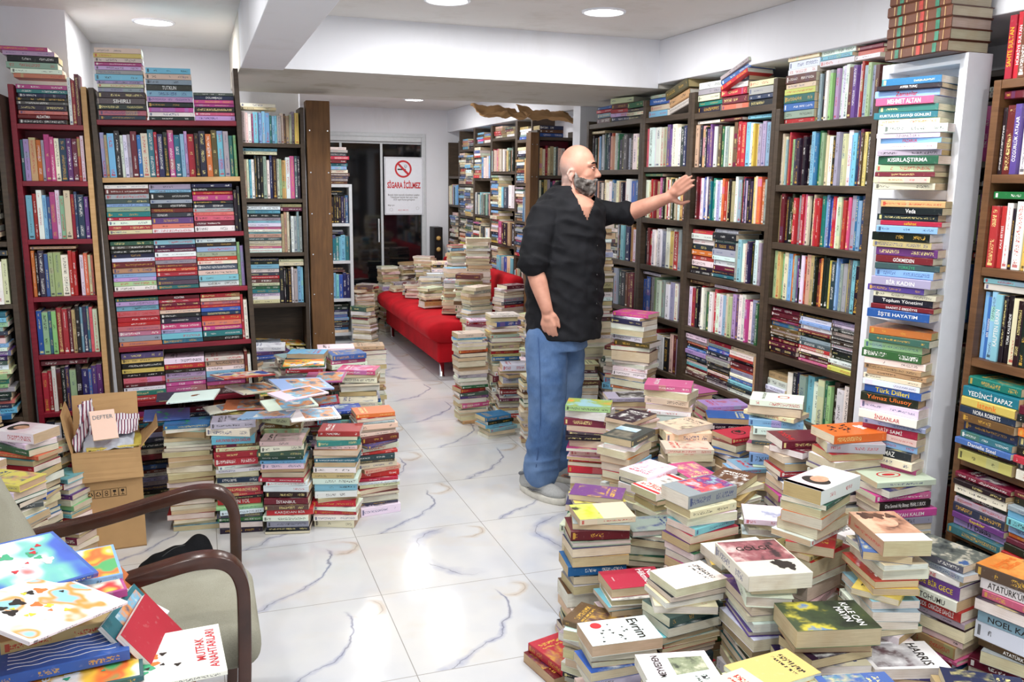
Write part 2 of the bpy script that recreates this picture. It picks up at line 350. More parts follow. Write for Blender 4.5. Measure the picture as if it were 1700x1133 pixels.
sbox('wall_outside_night', M['black'], .3, 9.66, 0, 2.9, 9.7, ZC)
# ------------------------------------------------------------------ no-smoking sign on the glass
sg = empty('no_smoking_sign', (1.893, 9.372, 1.243), label='white no smoking sign with red ring and red letters on glass door', cat='sign')
SW, SH = .425, .612
MB().box(0, 0, 0, SW, .004, SH).build('board', M['white'], sg)
fr = MB()
for b in ((.008, SH-.011, SW-.008, SH-.008), (.008, .008, SW-.008, .011), (.008, .008, .011, SH-.008), (SW-.011, .008, SW-.008, SH-.008)): fr.box(b[0], -.001, b[1], b[2], 0, b[3])
fr.build('border_line', M['grey'], sg)
cx, cz = .205, .487
ring = MB(); nn = 40
for i in range(nn):
    a = 2*PI*i/nn
    for r in (.073, .092):
        for y in (-.002, 0): ring.v.append(Vector((cx+r*math.cos(a), y, cz+r*math.sin(a))))
for i in range(nn):
    q, p = i*4, ((i+1) % nn)*4
    ring.f += [(q, p, p+2, q+2), (q+1, q+3, p+3, p+1), (q, q+1, p+1, p), (q+2, p+2, p+3, q+3)]
d = .056; t = .008
ring.add([(cx-d-t, -.0025, cz+d-t), (cx-d+t, -.0025, cz+d+t), (cx+d+t, -.0025, cz-d+t), (cx+d-t, -.0025, cz-d-t), (cx-d-t, 0, cz+d-t), (cx-d+t, 0, cz+d+t), (cx+d+t, 0, cz-d+t), (cx+d-t, 0, cz-d-t)],
         [(0,1,2,3), (7,6,5,4), (0,4,5,1), (1,5,6,2), (2,6,7,3), (3,7,4,0)])
ring.build('ring_and_bar', M['inkred'], sg)
cg = MB().box(cx-.062, -.0015, cz-.012, cx+.012, -.0003, cz+.002); cg.build('cigarette', M['ink'], sg)
sm = MB()
for k in range(5):
    a = k/5*6.28
    sm.tube([(cx+.02+.012*math.cos(a+j*.9)+.004*j, -.001, cz+.03+.016*math.sin(a+j*.9)) for j in range(4)], .0014, 5)
sm.box(cx+.016, -.0015, cz-.012, cx+.03, -.0003, cz+.002); sm.build('smoke_mark', M['grey'], sg)
SM = lambda x, z: frame((x, -.0008, z), (1,0,0), (0,0,1), (0,-1,0))
text('SİGARA İÇİLMEZ', 'sign_title', M['inkred'], sg, SM(SW/2, .318), w=.365, h=.1, bold=.035)
text('Burada tütün mamulü tüketilmesi yasaktır.\nTüketilmesi halinde idari para cezası\n5727 sayılı Kanun gereğince', 'sign_small_print', M['ink'], sg, SM(SW/2, .185), w=.35, h=.075)
text('Bilgi için', 'sign_small_print', M['ink'], sg, SM(.07, .1), w=.07)
text('ALO 184 171', 'sign_number', M['inkred'], sg, SM(.2, .05), w=.11)
lg = MB()
for x, z in ((.07, .055), (.36, .07)):
    for i in range(10): 
        a = 2*PI*i/10; lg.box(x+.016*math.cos(a)-.002, -.001, z+.016*math.sin(a)-.002, x+.016*math.cos(a)+.002, 0, z+.016*math.sin(a)+.002)
lg.build('emblem', M['grey'], sg)
# ------------------------------------------------------------------ tower loudspeaker
sp_ = empty('tower_speaker', (2.425, 9.22, 0), label='slim black tower loudspeaker standing by the glass door', cat='speaker')
MB().box(-.048, -.08, .02, .048, .12, 1.12).build('cabinet', M['black'], sp_, bevel=.006)
MB().box(-.07, -.1, 0, .07, .14, .02).build('base', M['black'], sp_, bevel=.004)
cone = plain('tan_speaker_cone', (196, 160, 96), .4)
for z in (1.0, .88, .74): 
    q = MB(); q.tube([(0, -.088, z), (0, -.083, z), (0, -.081, z)], [.036, .036, .034], 24); q.build('driver_ring', M['black'], sp_)
    q = MB(); q.tube([(0, -.0885, z), (0, -.094, z)], [.027, .012], 20); q.build('driver_cone', cone if z > .8 and z != .94 else M['black'], sp_, True)
# ------------------------------------------------------------------ timber posts
def post(nm, x0, y0, x1, y1, zt, lab):
    e = empty(nm, (x0, y0, 0), label=lab, cat='post')
    b = MB(); n_ = 14
    for i in range(n_+1):
        z = zt*i/n_; j = [R.uniform(-.002, .002) for _ in range(4)]
        b.v += [Vector((j[0], 0, z)), Vector((x1-x0+j[1], 0, z)), Vector((x1-x0+j[2], y1-y0, z)), Vector((j[3], y1-y0, z))]
    for i in range(n_):
        for k in range(4): b.f.append((i*4+k, i*4+(k+1) % 4, i*4+4+(k+1) % 4, i*4+4+k))
    b.f += [(3,2,1,0), tuple(n_*4+k for k in range(4))]
    b.build('timber', M['post'], e, bevel=.003)
    s = MB()
    for k in range(7):
        z = .45+k*.24
        for x in (.015, x1-x0-.015): s.tube([(x, .001, z), (x, -.003, z)], .004, 8)
    s.build('screw_heads', M['chrome'], e); return e
a = at(512, 300, Y=5.3); b_ = at(550, 300, Y=5.3)
post('timber_post', a.x, 5.3, b_.x, 5.42, 2.06, 'thick old brown timber post between the dark bookcase and the aisle')
MB().box(a.x-.005, 5.295, 2.06, b_.x+.005, 5.43, 2.112).build('post_cap', plain('slate_packing', (62, 62, 76), .7), bpy.data.objects['timber_post'])
a2_ = at(880, 300, Y=6.3); b2_ = at(893.5, 300, Y=6.3)
post('shelf_post', a2_.x, 6.3, b2_.x, 6.4, 1.98, 'brown timber post at the corner behind the bald man')
# ------------------------------------------------------------------ bookcases
CASES = {}
def case(nm, origin, xdir, width, z0, z1, shelves, mat, lab, depth=.24, th=.022, sidemat=None, tilt=0, group=None, back=True, smats=None, stop=None, backmat=None):
    xd = Vector(xdir).normalized(); yd = Vector((0, 0, 1)).cross(xd)
    o = Vector(origin); Mc = frame(o, xd, yd, (0,0,1))
    if tilt: Mc = Mc@Matrix.Rotation(-tilt, 4, 'Y')
    e = bpy.data.objects.new(nm, None); COL.objects.link(e); e.matrix_world = Mc; e.empty_display_size = .05
    tag(e, lab, 'bookcase', group)
    sm_ = sidemat or mat
    for k, x in enumerate((0, width-th)):
        zt = z1 if not stop else stop[k]
        MB().box(x, 0, z0, x+th, depth, zt).build('side_panel', sm_ if not isinstance(sm_, (list, tuple)) else sm_[k], e, bevel=.0015)
    for i, z in enumerate(shelves):
        m = smats.get(i, mat) if smats else mat
        MB().box(th, .002, z-th, width-th, depth-.01, z).build('shelf', m, e, bevel=.0015)
    if back: MB().box(th, depth-.01, z0+.02, width-th, depth, shelves[0] if shelves else z1).build('back_panel', backmat or mat, e)
    CASES[nm] = dict(M=Mc, w=width, th=th, shelves=shelves, e=e, depth=depth); return e
th2 = math.radians(2.1)
# left: narrow and wide red cases, tilted as a pair
case('narrow_red_bookcase', (-.737, 4.4, 0), (1,0,0), .307, .02, 2.0, [1.835, 1.588, 1.33, 1.07, .803, .53, .27, .05], M['shelfred'], 'narrow red painted bookcase beside the cardboard box', tilt=math.radians(.3), sidemat=(M['shelfred'], M['shelfraw']), depth=.2, stop=(2.0, 2.0))
case('wide_red_bookcase', (-.385, 4.4, 0), (1,0,0), .642, .02, 2.05, [1.862, 1.606, 1.348, 1.083, .82, .55, .28, .05], M['shelfred'], 'wide bookcase with red shelves of pink and red novels', tilt=math.radians(1.35), sidemat=M['shelfdark'], depth=.2, stop=(2.0, 2.1), smats={1: M['shelfraw']}, backmat=M['shelfdark'])
case('narrow_dark_bookcase', (-1.16, 4.28, 0), (1,0,0), .40, .02, 1.95, [1.9, 1.33, 1.06, .55, .05], M['shelfdark'], 'dark bookcase of lying novels at the photo edge by the narrow red bookcase', depth=.2)
# dark case in the recess behind the floor pile
a = at(398, 300, Y=5.32); b_ = at(512, 300, Y=5.32); wdt = b_.x-a.x-.015
zs = [at(450, y, Y=5.32).z for y in (238, 330, 420, 505)]
case('recess_bookcase', (a.x, 5.32, 0), (1,0,0), wdt, .02, 2.02, [zs[0], zs[1], zs[2], zs[3], .42, .08], M['shelfdark'], 'dark wooden bookcase in the recess beside the timber post', depth=.22)
# white metal rack beyond the post
a = at(540, 300, Y=8.72); b_ = at(584, 300, Y=8.72); ZR = at(570, 306, Y=8.72).z
case('white_rack', (a.x-.06, 8.72, 0), (1,0,0), b_.x-a.x+.06, .0, ZR, [ZR, at(570, 371, Y=8.72).z, at(570, 433, Y=8.72).z, at(570, 496, Y=8.72).z, .09], M['whitemetal'], 'white metal rack of dark and teal books beyond the timber post', depth=.26, th=.03, backmat=M['grey'])
# right: row of dark cases facing the aisle
def rcase(nm, y_far, y_near, shelves, lab, top): 
    return case(nm, (2.35, y_far, 0), (0,-1,0), y_far-y_near, .02, top, shelves, M['shelfdark'], lab, depth=.25, th=.028, group=None)

for key, yf, yn, sh, lab, top in (
    ('S00', 5.19, 4.447, [1.97, 1.688, 1.425, 1.16, .888, .61, .33, .06], 'dark bookcase behind the bald man, next to the white pillar', 1.99),
    ('S0', 4.445, 3.937, [1.965, 1.70, 1.422, 1.161, .888, .60, .32, .06], 'narrow dark bookcase that the bald man reaches across', 2.06),
    ('S1', 3.935, 3.244, [1.955, 1.693, 1.437, 1.163, .888, .63, .33, .06], 'dark bookcase between the reached-for case and the case beside the white unit', 2.06),
    ('S2', 3.242, 2.635, [1.866, 1.611, 1.366, 1.122, .88, .63, .33, .06], 'tall dark bookcase beside the white unit', 1.93)):
    rcase('aisle_bookcase', yf, yn, sh, lab, top); CASES[key] = CASES.pop('aisle_bookcase')
yf_, yn_ = at(1456, 228, X=2.25).y, at(1607, 100, X=2.25).y
case('white_unit', (2.25, yf_, 0), (0,-1,0), yf_-yn_, .0, 2.02, [2.02, 1.6, 1.18, .62, .06], M['white'], 'tall glossy white shelf unit crammed with lying paperbacks', depth=.1, th=.03)
case('gap_bookcase', (2.62, 2.66, 0), (0,-1,0), .6, .02, 2.1, [at(1640, y, X=2.62).z for y in (118, 268, 408, 545, 690)]+[.3, .06], M['shelfdark'], 'dark bookcase glimpsed in the gap behind the white unit', depth=.22)
case('brown_bookcase', (2.3, 2.098, 0), (0,-1,0), .8, .0, 1.932, [1.932, 1.651, 1.366, 1.077, .748, .50, .25, .06], M['shelfbrown'], 'brown stained bookcase cut by the photo edge beside the white unit', depth=.27, th=.026)
# back room: run of shelves along the wall, facing the sofa
ys = [9.38, 8.95, 8.42, 7.88, 7.2, 6.82]
BL = ['pale bookcase column next to the back wall', 'back bookcase column second from the glass door wall', 'back bookcase column above the paper heap', 'back bookcase column behind the leaning tan books', 'back bookcase column beside the corner post']
for i in range(5):
    zz = [at(.5*(738+760)+i*26, 300, X=2.6).z]
    case('back_bookcase', (2.6, ys[i], 0), (0,-1,0), ys[i]-ys[i+1]-.002, .02, 2.12-(.0 if i else .1), [[1.66, 1.36, 1.02, .7, .4, .08], [1.93, 1.58, 1.26, .94, .6, .3, .06], [1.97, 1.64, 1.29, .97, .64, .3, .06], [2.0, 1.7, 1.38, 1.05, .74, .4, .08], [1.96, 1.6, 1.28, .98, .66, .35, .06]][i], M['shelfdark'], BL[i], depth=.2, th=.025, group=None); CASES['B%d' % i] = CASES.pop('back_bookcase')
case('corner_bookcase', (b2_.x+.002, 6.34, 0), (1,0,0), .36, .02, 2.0, [1.95, 1.66, 1.42, 1.12, .84, .55, .28, .06], M['shelfdark'], 'dark bookcase with red inside facing the aisle behind the man', depth=.2, backmat=M['shelfred'])

# ------------------------------------------------------------------ red sofa
so = empty('red_sofa', (1.76, 6.8, 0), label='long red fabric sofa buried under books in the back room', cat='sofa')
L_ = 2.15
def rollsec(y):  # seat block with a rolled front edge, section in x-z
    k = .006*math.sin(y*9)
    return [(.06, .3), (.02, .31), (-.03, .335), (-.055, .375), (-.055, .42), (-.03+k, .455), (.03, .478+k), (.12, .485), (.3, .47), (.7, .462), (.7, .3)]
def loft(secs, name, mat, par, smooth=True):
    b = MB(); m = len(secs[0][1])
    for y, s_ in secs: b.v += [Vector((x, y, z)) for x, z in s_]
    for i in range(len(secs)-1):
        for k in range(m): b.f.append((i*m+k, i*m+(k+1) % m, (i+1)*m+(k+1) % m, (i+1)*m+k))
    b.f += [tuple(range(m))[::-1], tuple((len(secs)-1)*m+k for k in range(m))]
    return b.build(name, mat, par, smooth)
secs = []
for i in range(61):
    y = L_*i/60; e_ = min(1, min(i, 60-i)/2+.25)
    tuft = .012*max(0, math.cos(y*2*PI/.36))**24
    s_ = [(.34+(x-.34)*(1-.03*(1-e_))*(1-tuft), .38+(z-.38)*(.85+.15*e_)-tuft*.5) for x, z in rollsec(y)]
    secs.append((y, s_))
loft(secs, 'seat_cushion', M['sofa'], so)
MB().box(.04, .02, .13, .72, L_-.02, .31).build('sofa_base', M['sofa'], so, bevel=.02, seg=3)
bk = MB(); bk.box(-.07, 0, 0, .07, L_, .5); bk.build('sofa_backrest', M['sofa'], so, True, .05, Matrix.Translation((.66, 0, .34))@Matrix.Rotation(.14, 4, 'Y'), seg=4)
for x in (.09, .66):
    for y in (.08, L_-.1): 
        q = MB(); q.tube([(x, y, 0), (x, y, .012), (x, y, .014), (x, y, .14)], [.026, .026, .02, .02], 20); q.build('leg', M['chrome'], so, True)
# ------------------------------------------------------------------ armchair
ch = empty('armchair', (-.3, 2.46, 0), label='beige fabric armchair with dark bentwood arms nearest the camera', cat='armchair')
def arm(y, pts):
    b = MB(); P_ = [Vector((p[0], 0, p[1])) for p in pts]
    # smooth the path
    for _ in range(3):
        q = [P_[0]]
        for i in range(len(P_)-1): q += [P_[i]*.75+P_[i+1]*.25, P_[i]*.25+P_[i+1]*.75]
        P_ = q+[P_[-1]]
    m = len(P_)
    for i, p in enumerate(P_):
        t = (P_[min(i+1, m-1)]-P_[max(i-1, 0)]).normalized(); nn_ = Vector((t.z, 0, -t.x)); h = .0165; w_ = .026
        for a_, c_ in ((-1, -1), (1, -1), (1, 1), (-1, 1)): b.v.append(p+nn_*h*c_+Vector((0, a_*w_, 0)))
    for i in range(m-1):
        for k in range(4): b.f.append((i*4+k, i*4+(k+1) % 4, i*4+4+(k+1) % 4, i*4+4+k))
    b.f += [(3,2,1,0), tuple((m-1)*4+k for k in range(4))]
    o = b.build('arm', M['bentwood'], ch, True, .005, seg=3); o.location = (0, y, 0)
AP = [(-.42, .52), (-.22, .575), (-.02, .605), (.16, .648), (.26, .668), (.33, .655), (.362, .60), (.362, .50), (.355, .3), (.33, .02)]
arm(.26, AP); arm(-.26, AP)
for y in (-.26, .26):
    MB().box(-.4, -.015+y, 0, -.365, .015+y, .53).build('rear_leg', M['bentwood'], ch, bevel=.004)
    MB().box(-.37, -.012+y, .2, .345, .012+y, .26).build('side_rail', M['bentwood'], ch, bevel=.004)
st = MB(); N_ = 26
def cush(name, fx, x0, x1, y0, y1, z0, z1, r=.05, M_=None, bulge=.02):
    b = MB().box(x0, y0, z0, x1, y1, z1); me = b.mesh(name, M['beige'])
    bm = bmesh.new(); bm.from_mesh(me); bmesh.ops.bevel(bm, geom=list(bm.edges), offset=r, segments=5, affect='EDGES', profile=.5); 
    bmesh.ops.subdivide_edges(bm, edges=[e for e in bm.edges if e.calc_length() > .12], cuts=10, use_grid_fill=True)
    for v in bm.verts:
        u_ = (v.co.x-x0)/(x1-x0)*2-1; w_ = (v.co.y-y0)/(y1-y0)*2-1; f_ = max(0, 1-u_*u_)*max(0, 1-w_*w_)
        v.co.z += bulge*f_*(1 if v.co.z > (z0+z1)/2 else 0)+.004*noise.noise(v.co*9)
    bm.to_mesh(me); bm.free(); me.polygons.foreach_set('use_smooth', [True]*len(me.polygons)); return link(name, me, ch, M_)
cush('seat', 0, -.2, .405, -.225, .225, .31, .435)
cush('backrest', 0, -.04, .6, -.25, .25, -.055, .055, r=.05, M_=frame((-.17, 0, .40), Vector((-.37, 0, .93)).normalized(), (0,1,0), Vector((.93, 0, .37)).normalized()), bulge=.03)
# ------------------------------------------------------------------ cardboard box of odds and ends
bx = empty('cardboard_box', (-.43, 4.09, 0), math.radians(4), label='open tall brown cardboard box standing in front of the red bookcases', cat='box')
w2, d2, hb = .135, .125, .455; t_ = .005
b = MB()
b.box(-w2, -d2, .0, w2, -d2+t_, hb); b.box(-w2, d2-t_, 0, w2, d2, hb); b.box(-w2, -d2+t_, 0, -w2+t_, d2-t_, hb); b.box(w2-t_, -d2+t_, 0, w2, d2-t_, hb); b.box(-w2, -d2, 0, w2, d2, t_)
b.build('box_wall', M['card'], bx)
def flap(p, u_, v_, lu, lv, name='flap'):
    u_ = Vector(u_).normalized(); v_ = Vector(v_).normalized(); n_ = u_.cross(v_).normalized(); q = MB()
    k = 6
    for j in range(k+1):
        for i in (0, 1):
            for s_ in (0, .004): q.v.append(Vector(p)+u_*lu*i+v_*(lv*j/k)+n_*(s_+.012*math.sin(j/k*3)*(i-.3)))
    for j in range(k):
        a_ = j*4; c_ = a_+4
        q.f += [(a_, a_+2, c_+2, c_), (a_+1, c_+1, c_+3, a_+3), (a_, c_, c_+1, a_+1), (a_+2, a_+3, c_+3, c_+2)]
    q.f += [(0, 1, 3, 2), (k*4, k*4+2, k*4+3, k*4+1)]
    return q.build(name, M['card'], bx)
flap((-w2, -d2-.006, hb), (1, 0, 0), (.05, -.12, -1), 2*w2, .13)
flap((-w2, d2, hb), (1, 0, 0), (0, .25, 1), 2*w2, .19)
flap((-w2, -d2, hb), (0, 1, 0), (-.18, .1, 1), 2*d2, .17)
flap((w2, -d2, hb), (0, 1, 0), (.5, .05, .55), 2*d2, .11)
ic = MB()   # printed handling marks in a strip of small frames on the front face
for k in range(5):
    x = -.09+k*.032; z = .245
    for q in ((x, z, x+.03, z+.0012), (x, z+.036, x+.03, z+.0372), (x, z, x+.0012, z+.037), (x+.029, z, x+.0302, z+.037)): ic.box(q[0], -d2-.0012, q[1], q[2], -d2-.0002, q[3])
    cx, cz = x+.015, z+.018
    if k < 2:
        for j in range(3):
            a_ = j*2*PI/3+PI/2
            p0 = Vector((cx+.01*math.cos(a_), -d2-.001, cz+.01*math.sin(a_))); p1 = Vector((cx+.01*math.cos(a_+1.6), -d2-.001, cz+.01*math.sin(a_+1.6))); ic.tube([p0, p1], [.0022, .0012], 4)
    elif k == 2:
        for dz in (-.006, .006): ic.tube([(cx+.006*math.cos(i*.7), -d2-.001, cz+dz+.005*math.sin(i*.7)) for i in range(10)], .001, 4)
    else:
        ic.box(cx-.007, -d2-.0012, cz-.012, cx+.007, -d2-.0002, cz-.010); ic.box(cx-.001, -d2-.0012, cz-.011, cx+.001, -d2-.0002, cz+.002); ic.box(cx-.006, -d2-.0012, cz+.002, cx+.006, -d2-.0002, cz+.012)
ic.build('handling_marks', M['ink'], bx)
def sheet(name, mat, c, u_, v_, lu, lv, amp, lab, cat, seed=0, n_=22, thick=.0015, top=True, arch=0):
    u_ = Vector(u_).normalized(); v_ = Vector(v_).normalized(); n0 = u_.cross(v_).normalized(); me = bpy.data.meshes.new(name); vs = []; fs = []
    for j in range(n_+1):
        for i in range(n_+1):
            a_, b__ = i/n_-.5, j/n_-.5
            h = amp*(noise.noise(Vector((a_*3+seed, b__*3, seed*1.7)))+.5*abs(noise.noise(Vector((a_*7, b__*7+seed, 3)))))+arch*(1-4*a_*a_)
            vs.append(tuple(Vector(c)+u_*lu*a_+v_*lv*b__+n0*h))
    for j in range(n_):
        for i in range(n_): q = j*(n_+1)+i; fs.append((q, q+1, q+n_+2, q+n_+1))
    me.from_pydata(vs, [], fs); me.materials.append(mat); me.polygons.foreach_set('use_smooth', [True]*len(fs))
    o = link(name, me); sd = o.modifiers.new('t', 'SOLIDIFY'); sd.thickness = thick
    if lab: tag(o, lab, cat)
    return o
sheet('striped_wrapper', M['stripe'], (-.51, 4.08, .545), (.12, .15, 1), (.3, 1, 0), .2, .14, .03, 'pink and white striped paper bag standing in the cardboard box', 'paper bag', 3)
sheet('striped_wrapper', M['stripe'], (-.40, 4.15, .51), (1, .1, .1), (0, 1, .35), .2, .15, .03, 'folded striped paper bag lying behind the cream booklet in the box', 'paper bag', 5)
sheet('plastic_wrapper', plain('pale_grey_film', (190, 196, 208), .3), (-.415, 4.05, .475), (1, 0, .0), (0, 1, .25), .2, .17, .03, 'crumpled pale grey plastic bag under the cream booklet in the box', 'plastic bag', 8)
# cardboard lying on top of the corner shelves
sheet('cardboard_sheet', M['cardin'], (2.06, 6.05, 2.10), (1, .1, .04), (0, 1, .3), .36, .34, .045, 'torn brown cardboard sheet jammed under the beam above the corner post', 'cardboard', 2, thick=.005)
sheet('cardboard_sheet', M['cardin'], (2.44, 6.08, 2.09), (1, -.1, -.08), (0, 1, .3), .38, .34, .045, 'crumpled cardboard sheet under the beam next to the white pillar', 'cardboard', 6, thick=.005)
# ------------------------------------------------------------------ black bag on the floor behind the armchair
b = MB(); b.ball((0, 0, .055), (.13, .09, .055)); b.ball((.06, .02, .075), (.07, .07, .055)); b.ball((-.09, -.01, .035), (.08, .06, .035))
o = remesh(b, 'black_bag', M['blackcloth'], .009, 8, fold=lambda c: .014*noise.noise(c*14)); o.location = (-.135, 3.62, .004); o.scale = (1, 1, 1.1); tag(o, 'small black cloth bag on the floor behind the armchair', 'bag')
q = MB(); q.tube([(-.1+.2*i/8, -.05+.01*i, .112-.003*(i-4)**2) for i in range(9)], .004, 6); q.build('zip_edge', M['black'], o, True)
# ------------------------------------------------------------------ books: every one is laid out as a record first
PAL = {'K': ((26, 26, 30), 'black'), 'N': ((38, 44, 84), 'navy'), 'B': ((44, 98, 180), 'blue'), 'C': ((118, 186, 220), 'light blue'), 'T': ((30, 120, 128), 'teal'),
       'G': ((40, 108, 66), 'green'), 'L': ((158, 200, 140), 'pale green'), 'Y': ((226, 204, 96), 'yellow'), 'O': ((228, 112, 44), 'orange'), 'R': ((196, 34, 46), 'red'),
       'M': ((112, 24, 42), 'maroon'), 'P': ((206, 70, 138), 'pink'), 'E': ((222, 108, 104), 'salmon'), 'V': ((98, 60, 140), 'purple'), 'U': ((182, 156, 208), 'lilac'),
       'W': ((240, 240, 240), 'white'), 'I': ((228, 216, 188), 'cream'), 'A': ((198, 162, 114), 'tan'), 'S': ((158, 166, 174), 'grey'), 'X': ((98, 66, 48), 'brown'), 'D': ((70, 78, 86), 'slate')}
LIGHT = set('CLYUWIASE')
BOOKS = []; CNT = {}
def jit(c, a=16): 
    return tuple(max(0, min(255, v+R.uniform(-a, a)+k)) for v, k in zip(c, (R.uniform(-8, 8),)*3))
def book(M_, L, W, T, c, kind, where, group, hard=None, title=None, paper=None, acc=None, cover=None, label=None, tk=None, cat=None, bend=0, name=None):
    base = PAL[c][0]; g_ = sum(base)/3; base = tuple(g_+(x-g_)*.84 for x in base)
    if acc is None:
        acc = R.choice([(30, 30, 34), (190, 30, 40), (40, 60, 120), (30, 30, 34)]) if c in LIGHT else R.choice([(244, 244, 240), (244, 244, 240), (240, 226, 150), (214, 170, 70)])
    if paper is None: paper = R.choice([(234, 224, 200), (226, 212, 180), (216, 198, 162), (240, 234, 220), (243, 241, 234), (232, 222, 198), (206, 182, 142)])
    BOOKS.append(dict(M=M_, L=L, W=W, T=T, c=c, col=jit(base), acc=acc, seed=R.random(), kind=kind, where=where, group=group, hard=(R.random() < .07 if hard is None else hard), title=title, paper=jit(paper, 7), cover=cover, label=label, tk=tk, cat=cat, bend=bend, name=name))
    return BOOKS[-1]
def ordn(k): return '%d%s' % (k, 'th' if 10 <= k % 100 <= 20 else {1: 'st', 2: 'nd', 3: 'rd'}.get(k % 10, 'th'))
def mk(o, x, y, z): return frame(o, x, y, z)
def upright(Mc, x, z, T, L, W, c, set_, lean=0, **k):
    """book standing at local x (its far edge), spine to the front"""
    m = Mc@Matrix.Translation((x+T, set_+W/2, z))@Matrix.Rotation(lean, 4, 'Y')@frame((0, 0, L/2), (0,0,1), (0,1,0), (-1,0,0))
    return book(m, L, W, T, c, 'upright_book', **k)
def lying(Mc, x, z, T, L, W, c, set_, rot=0, flip=False, **k):
    m = Mc@Matrix.Translation((x+L/2, set_+W/2, z))@Matrix.Rotation(rot+(PI if flip else 0), 4, 'Z')
    return book(m, L, W, T, c, 'lying_book', **k)
def mixc(weights): 
    s = ''.join(ch*n for ch, n in weights.items()); return lambda n: ''.join(R.choice(s) for _ in range(n))
P_MIX = mixc(dict(W=9, I=5, K=7, R=6, N=4, B=3, C=3, G=3, L=1, Y=2, O=3, M=3, S=5, V=2, T=2, A=2, X=2, P=1, D=3))
P_PINK = mixc(dict(P=4, R=4, M=3, U=3, V=2, W=3, N=3, K=2, E=3, C=2, S=2, T=2, I=1, O=1))
P_TAN = mixc(dict(I=6, W=4, A=4, X=2, S=2, K=1, R=1, C=1, G=1, M=1))
P_BACK = mixc(dict(W=4, I=6, A=4, S=4, C=3, B=2, R=2, N=2, K=2, Y=1, P=1, D=3, M=1))
P_PILE = mixc(dict(W=13, I=10, K=5, R=3, S=5, A=4, C=3, N=3, B=2, M=2, G=1, Y=1, V=1, T=1, P=1, D=4, O=1, X=2))
def fill_row(cs, i, zt, segs, desc, hmax=None, end='from the aisle side', set_=(.012, .03), pal=P_MIX, grp=None, seg_gap=.004, tall=(.19, .212), titles={}):
    """segs: (type, colours, width) - u upright run, s lying column; width None shares the rest; colours may be a number"""
    C_ = CASES[cs]; z = C_['shelves'][i]+.0008; inner = C_['w']-2*C_['th']-.006; x = C_['th']+.003
    known = sum(s[2] for s in segs if s[2]); free = [s for s in segs if not s[2]]; need = .034*len(free)
    if known+need > inner: q_ = (inner-need)/known; segs = [(s[0], s[1], s[2]*q_ if s[2] else None)+tuple(s[3:]) for s in segs]; known *= q_
    share = (inner-known)/max(1, len(free))
    ku = 0; kc = 0
    rowname = '%s shelf of %s' % (ordn(i), desc) if i > 0 else 'top of %s' % desc
    for sgm in segs:
        typ, cols, wd = sgm[:3]; wd = wd or share
        if typ == 'g': x += wd; continue
        if typ == 'u':
            cols = pal(cols) if isinstance(cols, int) else cols; n_ = len(cols); ts = [R.uniform(.6, 1.5) for _ in cols]; q = (wd-.004)/sum(ts)
            xx = x; hs_ = R.uniform(*tall)
            for c, t in zip(cols, ts):
                T = t*q-.0006; ku += 1; L = min(hs_+R.uniform(-.018, .012), (zt-z-.004)) if zt else hs_+R.uniform(-.018, .012)
                ttl = titles.get(('u', ku)); 
                upright(C_['M'], xx, z, T, L, R.uniform(.125, .14), c, R.uniform(*set_), where='standing %s from left on %s' % (ordn(ku), rowname), group=(grp or desc)+' standing books', title=ttl)
                xx += T+.0006
            topz = z+hs_+.014
            if len(sgm) > 3:   # books lying along the tops of the standing ones
                q_ = sgm[3]; xo = x; k2 = 0
                for grpc in q_.split(' '):
                    if grpc == '-': xo += .1; continue
                    zz = topz
                    for c in grpc:
                        T = R.uniform(.012, .024); k2 += 1; L = R.uniform(.185, .205)
                        if xo+L > x+wd: L = x+wd-xo
                        if L < .12: continue
                        if not zt or zz+T < zt-.002:
                            lying(C_['M'], xo, zz, T, L, R.uniform(.115, .135), c, R.uniform(*set_)+.002, R.uniform(-.03, .03), where='lying %s across the books on %s' % (ordn(k2), rowname), group=(grp or desc)+' lying books')
                        zz += T+.0008
                    xo += .212
        if typ == 's':
            cols = pal(cols) if isinstance(cols, int) else cols; kc += 1; zz = z; kk = 0
            ztop = zt if zt else 9
            ts = [R.uniform(.7, 1.35) for _ in cols]
            lim = (zt-z-.006) if zt else .021*len(cols); q = min(lim/sum(ts), .024) if not (len(sgm) > 3 and sgm[3]) else sgm[3]
            for c, t in zip(cols, ts):
                T = t*q-.0006; kk += 1; L = min(wd-.004, R.uniform(.188, .207))
                if zz+T > ztop: break
                lying(C_['M'], x+(wd-L)/2*R.uniform(.6, 1.4), zz, T, L, R.uniform(.125, .14), c, R.uniform(*set_), R.uniform(-.015, .015), flip=False, where='%s up in %s column on %s' % (ordn(kk), ordn(kc), rowname), group=(grp or desc)+' lying books', title=titles.get((kc, kk)))
                zz += T+.0006
        x += wd
def ztop(cs, i): 
    s = CASES[cs]['shelves']; return s[i-1]-CASES[cs].get('th', .022)-.004 if i > 0 else None
